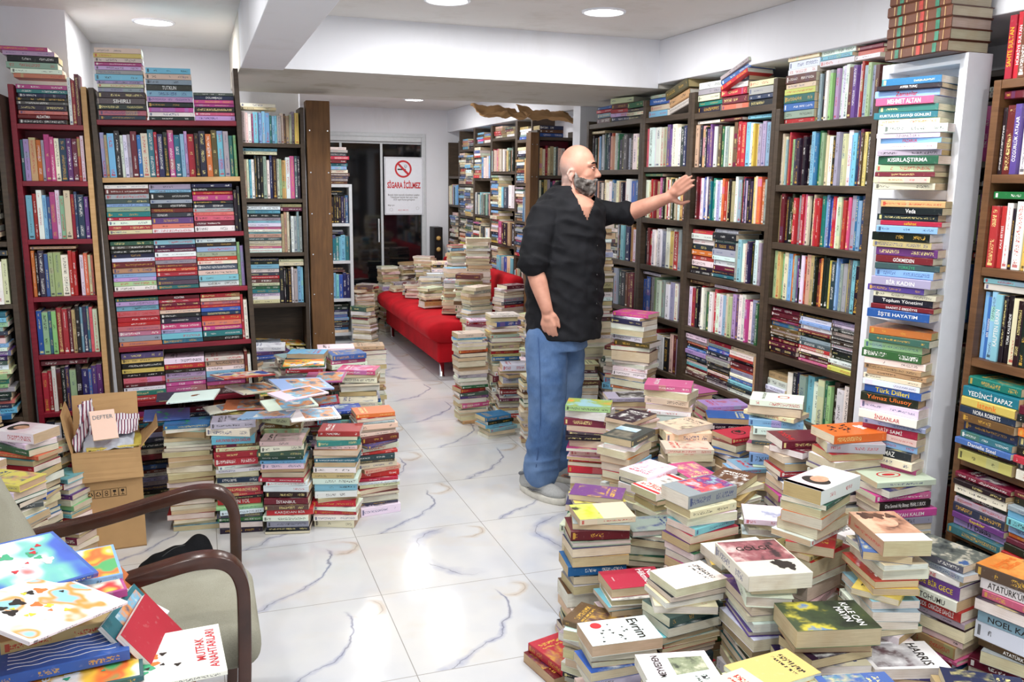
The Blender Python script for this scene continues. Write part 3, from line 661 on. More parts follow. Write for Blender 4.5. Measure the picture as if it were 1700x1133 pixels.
# --- narrow red case
D = 'narrow red bookcase'; A_ = dict(desc=D)
fill_row('narrow_red_bookcase', 0, None, [('s', 'KMHKDKNTP'.replace('H', 'E'), .205, .0215), ('u', 'WRM', None)], titles={(1, 2): ('ALDATMA', 'inkwhite')}, **A_)
c0 = CASES['narrow_red_bookcase']
zz = c0['shelves'][0]+.196
for k, (c, dx) in enumerate(zip('EWLKUP', (.005, -.005, -.02, -.015, -.03, -.055))):
    T = (.018, .02, .026, .026, .019, .017)[k]; lying(c0['M'], .02+dx, zz, T, .2, .13, c, .02, where='%s of the six topmost in the tall pile on narrow red bookcase' % ordn(k+1), group='pile on top of the narrow red bookcase'); zz += T+.0008
for i, row, ly in ((1, 'TUAOSPPWNVMRW', ''), (2, 'CRWCBPWLIRNNV', 'U S'), (3, 'OKNBGLWRR', ''), (4, 'BLTLRRMAKCNTEI', 'OR -'), (5, 'RRWMKNLKNBVV', 'MM -'), (6, 'NWKMSWRBKCW', ''), (7, 'KNSWMRIBKN', '')):
    sg_ = [('u', row, None)+((ly,) if ly else ())]
    if i == 3: sg_ = [('u', 'OKNBLLWRR', .185, 'A'), ('g', '', .012), ('u', 'WOIE', None)]
    fill_row('narrow_red_bookcase', i, ztop('narrow_red_bookcase', i), sg_, pal=P_PINK, titles={('u', 1): ('SANS', 'inkwhite')} if i == 1 else {('u', 10): ('KALP HIRSIZI', 'inkwhite')} if i == 4 else {('u', 8): ('TESS', 'inkwhite')} if i == 5 else {}, **A_)
# --- wide red case
D = 'wide red bookcase'; W_ = 'wide_red_bookcase'
fill_row(W_, 0, None, [('s', 'NEKDKSIUCSUPIYI', .212, .0205), ('s', 'KWPKUCKSIC', .2, .0215), ('s', 'UPKPPND', None, .02)], D, titles={(2, 1): None, (2, 2): None, (1, 4): ('SIHIRLI', 'inkwhite'), (2, 7): ('TUTKUN', 'inkwhite'), (3, 6): ('DOLAMBAÇLI', 'inkwhite')}, pal=P_PINK)
fill_row(W_, 1, ztop(W_, 1), [('u', 'UACKWWSMBITRNKPTCURKNOXCSTL', None, '- US -')], D)
fill_row(W_, 2, ztop(W_, 2), [('s', 'IRWRTLCDSMW', .2), ('s', 'WEVNMKSKCS', .197), ('s', 'WMEESNKPRKN', .196), ('u', 'KK', None)], D)
fill_row(W_, 3, ztop(W_, 3), [('s', 'WLUCAMWNKDG', .2), ('s', 'TDDRRMSEWMNC', .197), ('s', 'WCIDIRLCKW', .196), ('u', 'LU', None)], D)
fill_row(W_, 4, ztop(W_, 4), [('s', 'ESPERRECUG', .2), ('s', 'TCUPNKIRMRM', .197), ('s', 'KTPERNBREIR', .196), ('u', 'RW', None)], D, titles={(2, 11): ('ALDATMA', 'inkwhite')})
fill_row(W_, 5, ztop(W_, 5), [('s', 'RTWMEKYKYV', .2), ('s', 'NPPSUKRW', .197), ('s', 'XEPVCWAI', .196), ('u', 'MW', None)], D)
fill_row(W_, 6, ztop(W_, 6), [('s', 'IKNUMTXRP', .2), ('s', 9, .197), ('s', 9, None)], D, pal=P_PINK)
fill_row(W_, 7, ztop(W_, 7), [('s', 'IKNSUWMBK', .2), ('s', 9, .197), ('s', 9, None)], D, pal=P_PINK)
# --- dark case at the left edge
D = 'dark bookcase at the photo edge'; W_ = 'narrow_dark_bookcase'
fill_row(W_, 1, ztop(W_, 1), [('s', 9, .1), ('s', 'KMPSKWRTDYCLCNKMXIUWKKDKN', None)], D, set_=(-.03, -.005))
fill_row(W_, 2, ztop(W_, 2), [('u', 'SWUNTIRKKKSWWI', None, 'TC NS')], D, set_=(-.02, .0))
fill_row(W_, 3, ztop(W_, 3), [('s', 9, .1), ('s', 'BCNEKKSLTLIWDNVWCIMNSLCT', None)], D, set_=(-.035, -.01))
fill_row(W_, 4, ztop(W_, 4), [('s', 9, .1), ('s', 24, None)], D, set_=(-.03, -.01))
# --- recess case
D = 'recess bookcase beside timber post'; W_ = 'recess_bookcase'
fill_row(W_, 0, 2.10, [('u', 'IIWPCCCCTCCSIXALSY', None, 'IW RI')], D, tall=(.172, .18))
fill_row(W_, 1, ztop(W_, 1), [('u', 'IICWKKKSWNKWLYWPDK', None, 'ICW B')], D, tall=(.225, .24))
fill_row(W_, 2, ztop(W_, 2), [('s', 'WPIIDACWPWCSKCWS', .2), ('u', 'AAIKWSSS', None, 'MAA')], D, tall=(.22, .23))
fill_row(W_, 3, ztop(W_, 3), [('s', 'IWWTGIXRDWCKN', .18), ('u', 'KKKKWSCC', None, 'IIA')], D, tall=(.2, .21))
fill_row(W_, 4, ztop(W_, 4), [('s', 'IILIDMXKS', .18), ('u', 'IWLKKS', None)], D, tall=(.18, .2)); fill_row(W_, 5, ztop(W_, 5), [('s', 9, .18), ('u', 6, None)], D)
# --- white rack by the glass door
D = 'white metal rack beyond the post'; W_ = 'white_rack'
c1 = CASES[W_]; zz = c1['shelves'][0]+.001
for k, c in enumerate('XSDXICTMRDSI'):
    T = R.uniform(.02, .034); lying(c1['M'], .07+R.uniform(-.02, .02), zz, T, .21, .15, c, R.uniform(0, .04), where='%s up in the heap on top of %s' % (ordn(k+1), D), group='heap on the white metal rack'); zz += T+.001
fill_row(W_, 1, ztop(W_, 1), [('u', 'KKKKKKNNB', None, 'KK')], D, tall=(.25, .27)); fill_row(W_, 2, ztop(W_, 2), [('u', 'NTBTTCCT', None, 'NS')], D, tall=(.24, .27))
fill_row(W_, 3, ztop(W_, 3), [('u', 'NBCCBNN', None, 'XX')], D, tall=(.24, .26)); fill_row(W_, 4, ztop(W_, 4), [('s', 'IBKNKCBSNKK', None)], D, tall=(.2, .26))
# --- dark cases on the right, facing the aisle
def rrow(cs, i, segs, D, **k): fill_row(cs, i, k.pop('zt', ztop(cs, i)), segs, D, **k)
D = 'dark bookcase behind the bald man'
rrow('S00', 1, [('u', 'DKSKACKSDSNNOAWSG', None, 'IS -'),('u', 'NKDSKKWIK', .3)], D)
rrow('S00', 2, [('u', 'KWSDSAKIKIWWBS', None, 'MSI'), ('u', 'SIAKIWBBR', .32)], D); rrow('S00', 3, [('s', 'KWWSKWKKSKW', .2), ('s', 'WKSKMKWK', .2), ('u', 9, None)], D)
rrow('S00', 4, [('u', 'IWSDKKRMXEEO', None, 'I -'), ('u', 'KSDKXMMI', .34)], D); rrow('S00', 5, [('u', 30, None)], D); rrow('S00', 6, [('s', 10, .2), ('s', 10, .2), ('s', 9, None)], D, pal=P_TAN); rrow('S00', 7, [('u', 28, None)], D)
D = 'dark bookcase over the outstretched arm'
rrow('S0', 1, [('u', 'EWWWILVVWWKNN', None, 'I -')], D, tall=(.2, .225)); rrow('S0', 2, [('u', 'WIRIMAPWKIRWYKIAWYM', None, 'GS IW')], D); rrow('S0', 3, [('u', 'KMRWWWSWYWRSW', None, 'TC G')], D)
rrow('S0', 4, [('u', 'BBNSLWWSSWSWSR', None, 'WW')], D); rrow('S0', 5, [('u', 'SWKSRPWWKIMS', None)], D); rrow('S0', 6, [('u', 20, None)], D); rrow('S0', 7, [('u', 20, None)], D)
D = 'dark bookcase by the outstretched hand'
rrow('S1', 1, [('u', 'AKAKVVVWWXGWSIMXRRCWYYUSCR', None, 'I M C')], D, tall=(.195, .21)); rrow('S1', 2, [('u', 'DMPWBWNKTTWUWORIKAWSKRNUKNIYIOOSG', None, 'SD RK K')], D)
rrow('S1', 3, [('s', 'KKWROKWWR', .2), ('s', 'TKMWWUKDKW', .2), ('u', 'SCWIKNKSWISK', None)], D, titles={(1, 5): None})
rrow('S1', 4, [('u', 'WRKKRWSGWRWWCILUVWWPWSGG', None, 'X WA')], D, tall=(.2, .22), titles={('u', 5): ('KAYBEDENLER', 'inkwhite')}); rrow('S1', 5, [('s', 'XIMCIKNUBKRSW', .2), ('s', 'WKMIKDNSWKBSR', .2), ('s', 'WKCBWSRMKRWI', .2), ('u', 'AR', None)], D)
rrow('S1', 6, [('s', 11, .2), ('s', 11, .2), ('u', 9, None)], D); rrow('S1', 7, [('u', 34, None)], D)
D = 'tall dark bookcase beside the white unit'
rrow('S2', 0, [('s', 'RSBTYIXWWI', .2, .0265), ('u', 'XSKWSLNUWWWMVWRSLSX', None, 'WCWM WEM')], D, tall=(.195, .2))
rrow('S2', 1, [('u', 'IISRRLDNMKKCBGLMIWKSSIWCCNMXYKK', None, 'W S -')], D, tall=(.2, .215)); rrow('S2', 2, [('u', 'AKMKKKRSWRPIKIRRTCBBRWIMRRPSBCNK', None, 'W A')], D, titles={})
rrow('S2', 3, [('u', 'LYLICOSVKWRAAKMOKKYNCBSSYDCK', None, 'WCW WI')], D, titles={('u', 9): ('HAKEFLAVIT', 'inkwhite')}, tall=(.195, .205))
rrow('S2', 4, [('s', 'MKMMKXWXBMMMM', .2), ('s', 'PMKWRDSKMWCWK', .198), ('s', 'YWWKKKWKKWKWS', None)], D); rrow('S2', 5, [('s', 'WWSWIA', .14), ('u', 'WKNSCWIGLKWW', None, 'W SW')], D)
rrow('S2', 6, [('u', 30, None)], D); rrow('S2', 7, [('u', 30, None)], D)
D = 'bookcase glimpsed behind the white unit'
rrow('gap_bookcase', 1, [('u', 'MNTCXWUPSBNK', .36, 'S IW'), ('u', 9, None)], D); rrow('gap_bookcase', 2, [('u', 'ULGTKWSLVSIKN', .36, 'W W'), ('u', 9, None)], D); rrow('gap_bookcase', 3, [('u', 'OOKYWSIBORSK', .36, 'RCK KR'), ('u', 9, None)], D)
for i in (4, 5, 6): rrow('gap_bookcase', i, [('u', 26, None)], D)
D = 'brown bookcase at the photo edge'; TL = (.2, .215)
rrow('brown_bookcase', 0, [('u', 'RRXKWSMN', .2), ('u', 20, None)], D, zt=2.13, tall=(.185, .19), set_=(.0, .01), titles={('u', 1): ('SAHTE SULTAN', 'inkgold'), ('u', 2): ('HÜRRİYE SULTAN', 'inkwhite')})
rrow('brown_bookcase', 1, [('u', 'KMVWI', .12, 'M'), ('u', 22, None)], D, tall=TL, titles={('u', 3): ('ÖZGÜRLÜK ATALAR', 'inkwhite')}); rrow('brown_bookcase', 2, [('u', 'RRWKWYWWS', .2, 'GU'), ('u', 19, None)], D, tall=(.195, .2), titles={('u', 2): ('KALE ERTESİ', 'inkwhite'), ('u', 7): ('GÖLGELİ', 'ink')})
rrow('brown_bookcase', 3, [('u', 'CBCCKKIKKW', .2, 'ICS'), ('u', 19, None)], D, tall=(.2, .21), titles={('u', 6): ('TÜRK KALESİNDE', 'inkwhite'), ('u', 2): ('BİR YANGIN', 'inkwhite'), ('u', 4): ('KALPTEN ERKEN', 'inkwhite')})
rrow('brown_bookcase', 4, [('s', 'YKBTNXNYTT', .215, .027), ('s', 10, .2), ('u', 12, None)], D, set_=(-.04, -.01), titles={(1, 9): ('YEDİNCİ PAPAZ', 'inkwhite'), (1, 8): ('istenk', 'inkorange'), (1, 7): ('NORA ROBERTS', 'inkwhite'), (1, 3): ('Danielle Steel', 'inkwhite'), (1, 2): ('Beyaz Gece', 'inkyellow')})
rrow('brown_bookcase', 5, [('s', 'TUVNUKWKM', .215, .024), ('s', 10, .2), ('u', 12, None)], D, set_=(-.04, -.01), titles={(1, 3): ('Sapıklar', 'inkyellow'), (1, 2): ('11 Dakika', 'ink'), (1, 6): ('FARUK MERCAN', 'inkwhite')})
for i in (6, 7): rrow('brown_bookcase', i, [('s', 9, .2), ('s', 9, .2), ('u', 14, None)], D)
# --- untidy heaps along the tops of the dark right cases
def heap(cs, x, cols, z=None, rot=0, tilt=0, where='', W=.14, L=.205, Ts=None, set_=.02, hard=None, titles={}):
    C_ = CASES[cs]; zz = C_['shelves'][0]+.001 if z is None else z
    for k, c in enumerate(cols):
        T = (Ts[k] if Ts else R.uniform(.016, .034))
        if zz+T > 2.108 and not tilt: break
        m = C_['M']@Matrix.Translation((x+L/2, set_+W/2+R.uniform(-.008, .008), zz+abs(math.sin(tilt))*L/2))@Matrix.Rotation(tilt, 4, 'Y')@Matrix.Rotation(rot+R.uniform(-.06, .06), 4, 'Z')
        book(m, L+R.uniform(-.012, .008), W, T, c, 'lying_book', '%s up in %s' % (ordn(k+1), where), 'heaps on top of the dark bookcases', hard=hard, title=titles.get(k)); zz += T*1.06+.001
heap('S00', .1, 'MTRB', where='the heap nearest the pillar on the dark bookcases'); heap('S00', .33, 'NURMIV', where='the second heap from the pillar on the dark bookcases', rot=.2); heap('S00', .52, 'KIDG', where='the heap over the man on the dark bookcases', W=.16, L=.2)
heap('S0', .04, 'CIBS', where='the low heap above the outstretched arm'); heap('S0', .22, 'IAX', where='the heap of old hardcovers above the outstretched arm', W=.17, L=.24, hard=True, Ts=(.03, .04, .05), tilt=-.22)
heap('S1', .03, 'KTISW', where='the heap left end of the middle dark bookcase'.replace(' left end', ' at the far end')); heap('S1', .24, 'EMRWDN', where='the heap of red books on the middle dark bookcase'); heap('S1', .45, 'KNSI', where='the near heap on the middle dark bookcase', tilt=0)
heap('S1', .28, 'RBS', z=2.04, rot=.1, tilt=-.33, where='the slanting books leaning up on the middle dark bookcase', set_=-.01, Ts=(.02, .022, .018))
# --- tall set of brown bound volumes over the white unit
zz = 2.021
for k in range(13):
    T = .0335; rot = R.uniform(-.02, .02); m = CASES['white_unit']['M']@Matrix.Translation((.215+R.uniform(-.006, .006), .012, zz))@Matrix.Rotation(rot, 4, 'Z')
    b_ = book(m, .265, .165, T, 'X', 'bound_volume', '%s up in the stack on the white unit' % ordn(k+1), 'brown bound volumes on the white unit', hard=True, acc=(214, 190, 130), paper=(196, 188, 168), label='brown bound volume with green and red bands, %s up on the white unit' % ordn(k+1), cat='book'); b_['bands'] = True; b_['nospine'] = True; b_['col'] = (84, 50, 36); b_['seed'] = .1
    zz += T+.0006
# --- white unit: lying paperbacks, spines turned to the camera
C_ = CASES['white_unit']
def wcol(cols, z0, z1, x, where, titles={}, ts=None):
    zz = z0; n_ = len(cols); q = (z1-z0-.002)/n_ if ts is None else None; rr = [R.uniform(.7, 1.3) for _ in cols]; s_ = sum(rr)
    for k, c in enumerate(cols):
        T = rr[k]/s_*(z1-z0)-.0006
        rot = .38+R.uniform(-.1, .1); L = R.uniform(.19, .207)
        m = C_['M']@Matrix.Translation((x+L/2+R.uniform(-.012, .012), -.03+R.uniform(-.014, .006), zz))@Matrix.Rotation(rot, 4, 'Z')
        book(m, L, .135, T, c, 'lying_book', '%s up, %s of white unit' % (ordn(k+1), where), 'paperbacks crammed in the white unit', title=titles.get(k), hard=False); zz += T+.0006
wcol('IIMLGSWCWWI', 1.601, 1.825, .13, 'upper compartment', {8: ('ÖZGENLİLER II', 'ink'), 7: ('PAZARLIK', 'inkred'), 4: ('KISIRLAŞTIRMA', 'inkwhite')})
wcol('TTPCKB', 1.826, 1.955, .10, 'top', {0: ('KURTULUŞ SAVAŞI GÜNLERİ', 'inkwhite'), 2: ('MEHMET ALTAN', 'inkwhite'), 3: ('Zamanlar', 'inkred'), 4: ('AYFER TUNÇ', 'inkwhite')})
wcol('BMKIVUCDMVAKCRKKA', 1.181, 1.567, .15, 'middle compartment', {0: ('İŞTE HAYATIM', 'inkwhite'), 1: ('SAADET-İ EBEDİYYE', 'inkwhite'), 2: ('Toplum Yönetimi', 'inkwhite'), 5: ('BİR KADIN', 'inkwhite'), 7: ('TÜRKİYE', 'inkgreen'), 8: ('GÖKMEDEN', 'inkwhite'), 13: ('safahat', 'inkgold'), 15: ('Veda', 'inkwhite')})
wcol('WPIKCIRSWWKBWIAAWGLGO', .621, 1.147, .15, 'lower compartment', {1: ('BİR ANNE', 'inkred'), 3: ('USLANMAZ', 'inkwhite'), 6: ('ARİF SAMİ', 'inkwhite'), 8: ('İNSANLAR', 'inkred'), 10: ('Yılmaz Ulusoy', 'inkorange'), 11: ('Türk Dilleri', 'inkyellow')})
# --- back room shelves
BD = ['back column beside the speaker', 'back column two from the speaker', 'back column above the heap', 'back column by the tan books', 'back column by the corner post']
for i in range(5):
    for r in range(1, len(CASES['B%d' % i]['shelves'])):
        if i == 0 and r in (1, 2): sg_ = [('u', 14, None)] if r == 1 else [('s', 10, None)]
        else: sg_ = [('s', 13, .2), ('u', R.choice((5, 6, 8)), None)] if (i+r) % 4 else [('u', 18, None)]
        if i in (1,) : sg_ = [('s', 13, .2), ('s', 12, None)]
        fill_row('B%d' % i, r, ztop('B%d' % i, r), sg_, BD[i], pal=P_BACK, set_=(-.02, .01))
    if i: fill_row('B%d' % i, 0, None, [('s', 5, .2), ('s', 4, None)], BD[i], pal=P_BACK)
for r in range(1, 8): fill_row('corner_bookcase', r, ztop('corner_bookcase', r), [('u', R.choice((9, 12)), .22 if r < 4 else None)], 'red-backed corner bookcase', pal=P_BACK, tall=(.2, .22))
fill_row('corner_bookcase', 0, 2.12, [('s', 'BXN', .2)], 'red-backed corner bookcase', pal=P_BACK)
# ------------------------------------------------------------------ floor piles
M_INK = lambda k: k
def corners(x, y, a, L, W): 
    c, s = math.cos(a), math.sin(a); return [(x+c*i*L/2-s*j*W/2, y+s*i*L/2+c*j*W/2) for i, j in ((-1,-1), (1,-1), (1,1), (-1,1))]
FOOT = []
def sat(A, B):
    for P in (A, B):
        for i in range(2):
            ax = (P[i+1][0]-P[i][0], P[i+1][1]-P[i][1]); l_ = math.hypot(*ax); ax = (ax[0]/l_, ax[1]/l_)
            a = [p[0]*ax[0]+p[1]*ax[1] for p in A]; b = [p[0]*ax[0]+p[1]*ax[1] for p in B]
            if max(a) < min(b) or max(b) < min(a): return False
    return True
def clear(x, y, a, L=.212, W=.145): 
    q = corners(x, y, a, L, W); return not any(sat(q, f) for f in FOOT)
def stack(x, y, z0, z1, ang, pal, desc, kind='piled_book', pages=.7, top=None, group='', jit_=.006, big=False, side=None, tiltdir=None, thick=(.011, .030), rs=.06):
    """pages = share of books whose page edges, not spines, face the aisle side of the stack"""
    FOOT.append(corners(x, y, ang, .204, .137)); zs_ = []; zz = z0
    while zz < z1-.008:
        T = R.uniform(*thick)
        if R.random() < .12: T *= 1.5
        zs_.append((zz, T)); zz += T+.0008
    n_ = len(zs_); lx = R.uniform(-.03, .03); ly = R.uniform(-.02, .02)
    if top and top.get('T'): zs_[-1] = (zs_[-1][0], top['T'])
    for k, (z, T) in enumerate(zs_):
        f = k/max(1, n_-1); L = R.uniform(.186, .21); W = R.uniform(.125, .14); c = pal(1)
        a = ang+R.gauss(0, rs)*(4 if R.random() < .07 else 1)+(PI if R.random() < pages else 0)
        if n_-k <= 3: a += R.gauss(0, .17)
        px, py = x+lx*f*f+R.gauss(0, jit_*.6), y+ly*f*f+R.gauss(0, jit_*.6)
        kw = {}
        tt = (top or {}).get('sp', {}).get(n_-k)
        if tt: c = tt[2]; a = ang+R.uniform(-.03, .03); T = max(T, tt[3] if len(tt) > 3 else .02); kw = dict(title=(tt[0], M_INK(tt[1])), tk='spine'); zz_fix = 1
        if k == n_-1 and top:
            c = top.get('c', c); L = top.get('L', L); W = top.get('W', W); a = ang+top.get('da', 0); kw = {q: top[q] for q in ('title', 'acc', 'cover', 'label', 'hard', 'paper', 'tk') if q in top}
        pos = n_-k
        wh = ('%s from the top, %s' % (ordn(pos), desc)) if pos > 1 else 'topmost, %s' % desc
        book(fz((px, py, z), a), L, W, T, c, kind, wh, group or 'books piled on the floor', **kw)
    return zz
G_R = 'books piled along the right-hand shelves'.replace('right-hand ', 'dark ')
ANCH = []   # px, py, height, angle deg, stack descriptor, colour of the top book, extras, tone of the pile
def T_(s, m='ink', **k): return dict(title=(s, m), **k)
RA = [
 (1130, 1118, .30, -12, 'stack topped by white book with dark tree picture', 'W', dict(cover='tree', title=('MEYVEDEN', 'ink'), T=.03)),
 (1020, 1046, .33, -5, 'stack topped by white book with red disc', 'W', dict(cover='disc', title=('Evrim', 'ink'), T=.035, L=.215, da=PI)),
 (1047, 972, .33, -6, 'stack topped by red book with big white title', 'R', dict(title=('Nâzım\nHikmet', 'inkwhite'), T=.03, da=PI)),
 (985, 852, .49, -8, 'stack topped by cream book with lime cover behind', 'I', dict(cover='lime', T=.022)),
 (1170, 822, .60, 12, 'stack topped by thick book with purple picture', 'S', dict(cover='purple', T=.045, L=.215)),
 (1108, 800, .52, 15, 'stack topped by white book with red bands', 'W', dict(cover='redbands', title=('DEVLET VE\nİHTİLAL', 'inkred'), T=.028, L=.21)),
 (1265, 945, .52, -100, 'stack topped by wide book with rose pink picture', 'I', dict(cover='rose', title=('GÖLGE', 'ink'), T=.045, L=.235, W=.19)),
 (1312, 1003, .47, -14, 'stack topped by thick dark green and yellow cover', 'G', dict(cover='dusk', title=('KALE CAN\nMAYIN', 'inkwhite'), T=.05, L=.23, W=.155, da=PI)),
 (1212, 915, .46, -3, 'stack topped by white book with green corner', 'W', dict(cover='greencorner', T=.03)),
 (1340, 1082, .33, -95, 'stack topped by white book with mint title', 'W', dict(title=('özgürlük', 'inkgreen'), T=.028)),
 (1410, 1085, .34, -16, 'stack topped by white book with red spot and grey portrait', 'W', dict(cover='grey', title=('HARRIS', 'ink'), T=.03, da=PI)),
 (1432, 895, .64, -106, 'stack topped by sepia portrait book', 'A', dict(cover='portrait', title=('TAHT OYUNU', 'inkwhite'), T=.045, L=.215)),
 (1570, 915, .60, -78, 'stack topped by dark photo collage book', 'D', dict(cover='collage', T=.02, sp={3: ('ÖLÜMÜNE', 'inkred', 'W'), 4: ('BAHÇEDE BİR GECE', 'inkyellow', 'V'), 5: ('ÖLÜM TOHUMU', 'ink', 'W'), 6: ('STUART WOODS  ORKİDE SAHİLİ', 'inkwhite', 'R')}), dict(pages=.05)),
 (1655, 938, .60, -75, 'stack topped by brown and orange book', 'X', dict(cover='orange', title=('Jumping\nSultan', 'inkorange'), T=.035, sp={2: ("ATATÜRK'ÜN SIRLARI", 'ink', 'W', .035), 5: ('NOEL KALESİ', 'ink', 'C'), 7: ('ATATÜRK', 'inkwhite', 'X')}), dict(pages=.3)),
 (1345, 797, .73, 21, 'stack topped by white book with dark haired woman', 'W', dict(cover='woman', T=.045, L=.225)),
 (1500, 792, .66, -8, 'stack topped by cream book with red oval', 'I', dict(cover='oval', T=.02, L=.215, sp={4: ('O\'nu Sevmek Hiç Bitmez  PEARL S. BUCK', 'inkwhite', 'K'), 5: ('SİYAH KALEM', 'inkwhite', 'P')}), dict(pages=.5)),
 (1402, 708, .80, -5, 'stack topped by orange book with dark lettering', 'O', dict(cover='orangecards', T=.03)),
 (1335, 725, .72, -12, 'stack topped by maroon book', 'M', dict(title=('BAŞKA', 'inkred'), T=.03), dict(pages=.5)),
 (1330, 657, .80, -40, 'stack topped by white book with red ring', 'W', dict(cover='ring', title=('TÜRK SÖZLERİ', 'ink'), T=.025), dict(pages=.15)),
 (1218, 706, .62, 4, 'stack topped by red book with dark figure', 'R', dict(cover='figure', T=.022)),
 (1120, 636, .73, -35, 'stack topped by magenta book', 'P', dict(title=('BİLİNÇ', 'inkwhite'), T=.026), dict(pages=.35)),
 (1047, 722, .60, 35, 'stack topped by dark book with blue strip', 'D', dict(cover='bluestrip', T=.028, L=.21)),
 (988, 672, .62, -30, 'stack topped by book with orange and green picture', 'L', dict(cover='orangegreen', T=.025)),
 (1060, 520, .95, -55, 'tall stack topped by magenta and blue book', 'P', dict(T=.02), dict(pages=.4)),
 (1040, 580, .74, -45, 'stack topped by brown covered book', 'X', dict(T=.02)),
 (1040, 652, .62, -15, 'stack topped by black and white picture book', 'S', dict(cover='bw', T=.018)),
 (1198, 757, .54, -8, 'stack topped by sky blue book', 'C', dict(T=.018)),
 (1212, 665, .63, -10, 'stack topped by lilac book', 'U', dict(T=.02)),
 (1290, 850, .52, -30, 'stack topped by white book with blue scribble', 'W', dict(cover='scribble', T=.02)),
 (925, 1085, .06, -75, 'low red book lying on the floor tiles', 'R', dict(T=.03)),
 (945, 1000, .27, -50, 'small low stack by the floor tiles', 'X', dict(T=.02)),
 (1490, 745, .62, -5, 'stack below the white unit', 'W', dict(T=.02), dict(pages=.2)),
 (1548, 1030, .34, -78, 'stack in front of the collage book', 'I', dict(T=.02, sp={2: ('Hürrem', 'inkwhite', 'M', .04), 3: ('Son Mektup', 'ink', 'W')}), dict(pages=.1)),
 (1215, 560, .45, -60, 'low stack against the middle bookcase', 'I', dict(T=.02)),
]
for an in RA:
    px, py, z, ad, desc, c, top = an[:7]; kw = an[7] if len(an) > 7 else {}
    p = at(px, py, Z=z); a = math.radians(ad); x, y = p.x, p.y
    L_t = top.get('L', .2)
    # keep the real place but slide off any stack already standing there
    for t in range(60):
        if clear(x, y, a, .205, .14): break
        r_ = .012*(t//6+1); x, y = p.x+abs(r_*math.cos(t*1.05)), p.y+r_*math.sin(t*1.05)
    x = min(x, 2.16 if y < 2.2 else 2.11 if y < 2.75 else 2.21)
    top = dict(top, c=c); ANCH.append((x, y, z, a, desc))
    stack(x, y, 0, z, a, P_PILE, desc, pages=kw.get('pages', .82), top=top, group=G_R, jit_=.010, thick=(.013, .036), rs=.075)
DIRS = lambda dx, dy: ('behind' if dy > abs(dx) else 'in front of' if -dy > abs(dx) else 'on the shelf side of' if dx > 0 else 'on the aisle side of')
USED = {}
def fillers(region, hfun, n_, pal, pages, group, anchors, angf, tries=2500, kind='piled_book', thick=(.011, .03), jit_=.009, rs=.08):
    made = 0
    for t in range(tries):
        if made >= n_: break
        x, y = region(); a = angf(x, y)
        if not clear(x, y, a, .196, .132): continue
        z = hfun(x, y); near = min(anchors, key=lambda q: (q[0]-x)**2+(q[1]-y)**2)
        d = DIRS(x-near[0], y-near[1]); key = (near[4], d); USED[key] = USED.get(key, 0)+1
        desc = '%s %s%s' % (d, 'nearest ' if False else '', near[4]); 
        if USED[key] > 1: desc = '%s stack %s' % (ordn(USED[key]), desc)
        stack(x, y, 0, z, a, pal, desc, kind, pages, group=group, thick=thick, jit_=jit_, rs=rs); made += 1
    return made
def idw(x, y, A, drop=.06):
    w_ = [(1/((q[0]-x)**2+(q[1]-y)**2+.002), q[2]) for q in A if q[2] > .3]; return max(.08, sum(a*b for a, b in w_)/sum(a for a, _ in w_)-R.uniform(.0, drop*2))
def regR():
    while True:
        x, y = R.uniform(1.05, 2.22), R.uniform(1.45, 4.5)
        xl = max(1.0, (.412 if y < 2.85 else .456)*y+.11)
        if y > 3.6: xl = max(xl, 2.04)
        if x > xl and x < (2.16 if y < 2.2 else 2.11 if y < 2.75 else 2.22): return x, y
fillers(regR, lambda x, y: idw(x, y, ANCH)*(1 if y < 3.6 else .9), 110, P_PILE, .82, G_R, ANCH, lambda x, y: R.choice((-.2, -.1, .1, .3, -.6, -1.35))+R.uniform(-.1, .1), 9000)
# tan towers behind the man
TW = [(1012, 372, 1.47, 2.12, 'tall tan tower behind the man'), (985, 560, .95, 2.05, 'tower at the man\'s back pocket'), (965, 640, .62, 2.0, 'stack behind the man\'s knee'), (945, 690, .45, 1.92, 'stack behind the man\'s calf')]
A2 = []
for px, py, z, X, desc in TW:
    p = at(px, py, X=X); x, y = X, p.y
    for t in range(40):
        if clear(x, y, -.2): break
        y += .03
    A2.append((x, y, z, -.2, desc)); stack(x, y, 0, z, R.uniform(-.3, .1), P_TAN, desc, pages=.8, group=G_R, jit_=.009)
def reg2():
    return R.uniform(2.0, 2.22), R.uniform(4.3, 5.1)
fillers(reg2, lambda x, y: R.uniform(.5, .9), 10, P_TAN, .7, G_R, A2, lambda x, y: R.uniform(-.4, .4), 500)
# heap between the man and the sofa
G_M = 'heap of books between the man and the sofa'
MA = [(838, 520, .74, 2.1, 'stack topped by pink book and red book'), (870, 540, .66, 1.98, 'stack with big blue album by the man\'s hand'), (815, 560, .6, 1.98, 'stack nearest the end of the sofa'), (850, 610, .4, 1.86, 'low stack below the yellow folder'), (830, 690, .14, 1.86, 'low stack at the floor edge of the heap')]
A3 = []
for px, py, z, X, desc in MA:
    p = at(px, py, X=X); y = max(5.15, min(6.4, at(px, py, Z=z).y)); x = at(px, py, Z=z).x if 1.75 < at(px, py, Z=z).x < 2.3 else X
    for t in range(60):
        if clear(x, y, .1): break
        x, y = x+R.uniform(-.03, .04), y+R.uniform(-.03, .05)
    A3.append((x, y, z, .1, desc)); stack(x, y, 0, z, R.uniform(-.3, .5), P_PILE, desc, pages=.55, group=G_M, jit_=.012, top=dict(c=R.choice('WPBI')))
def reg3():
    while True:
        y = R.uniform(5.1, 6.55); x = R.uniform(1.8, 2.42)
        if x > 1.86+(y-5.1)*.09 and not (y > 5.3 and x > 2.3): return x, y
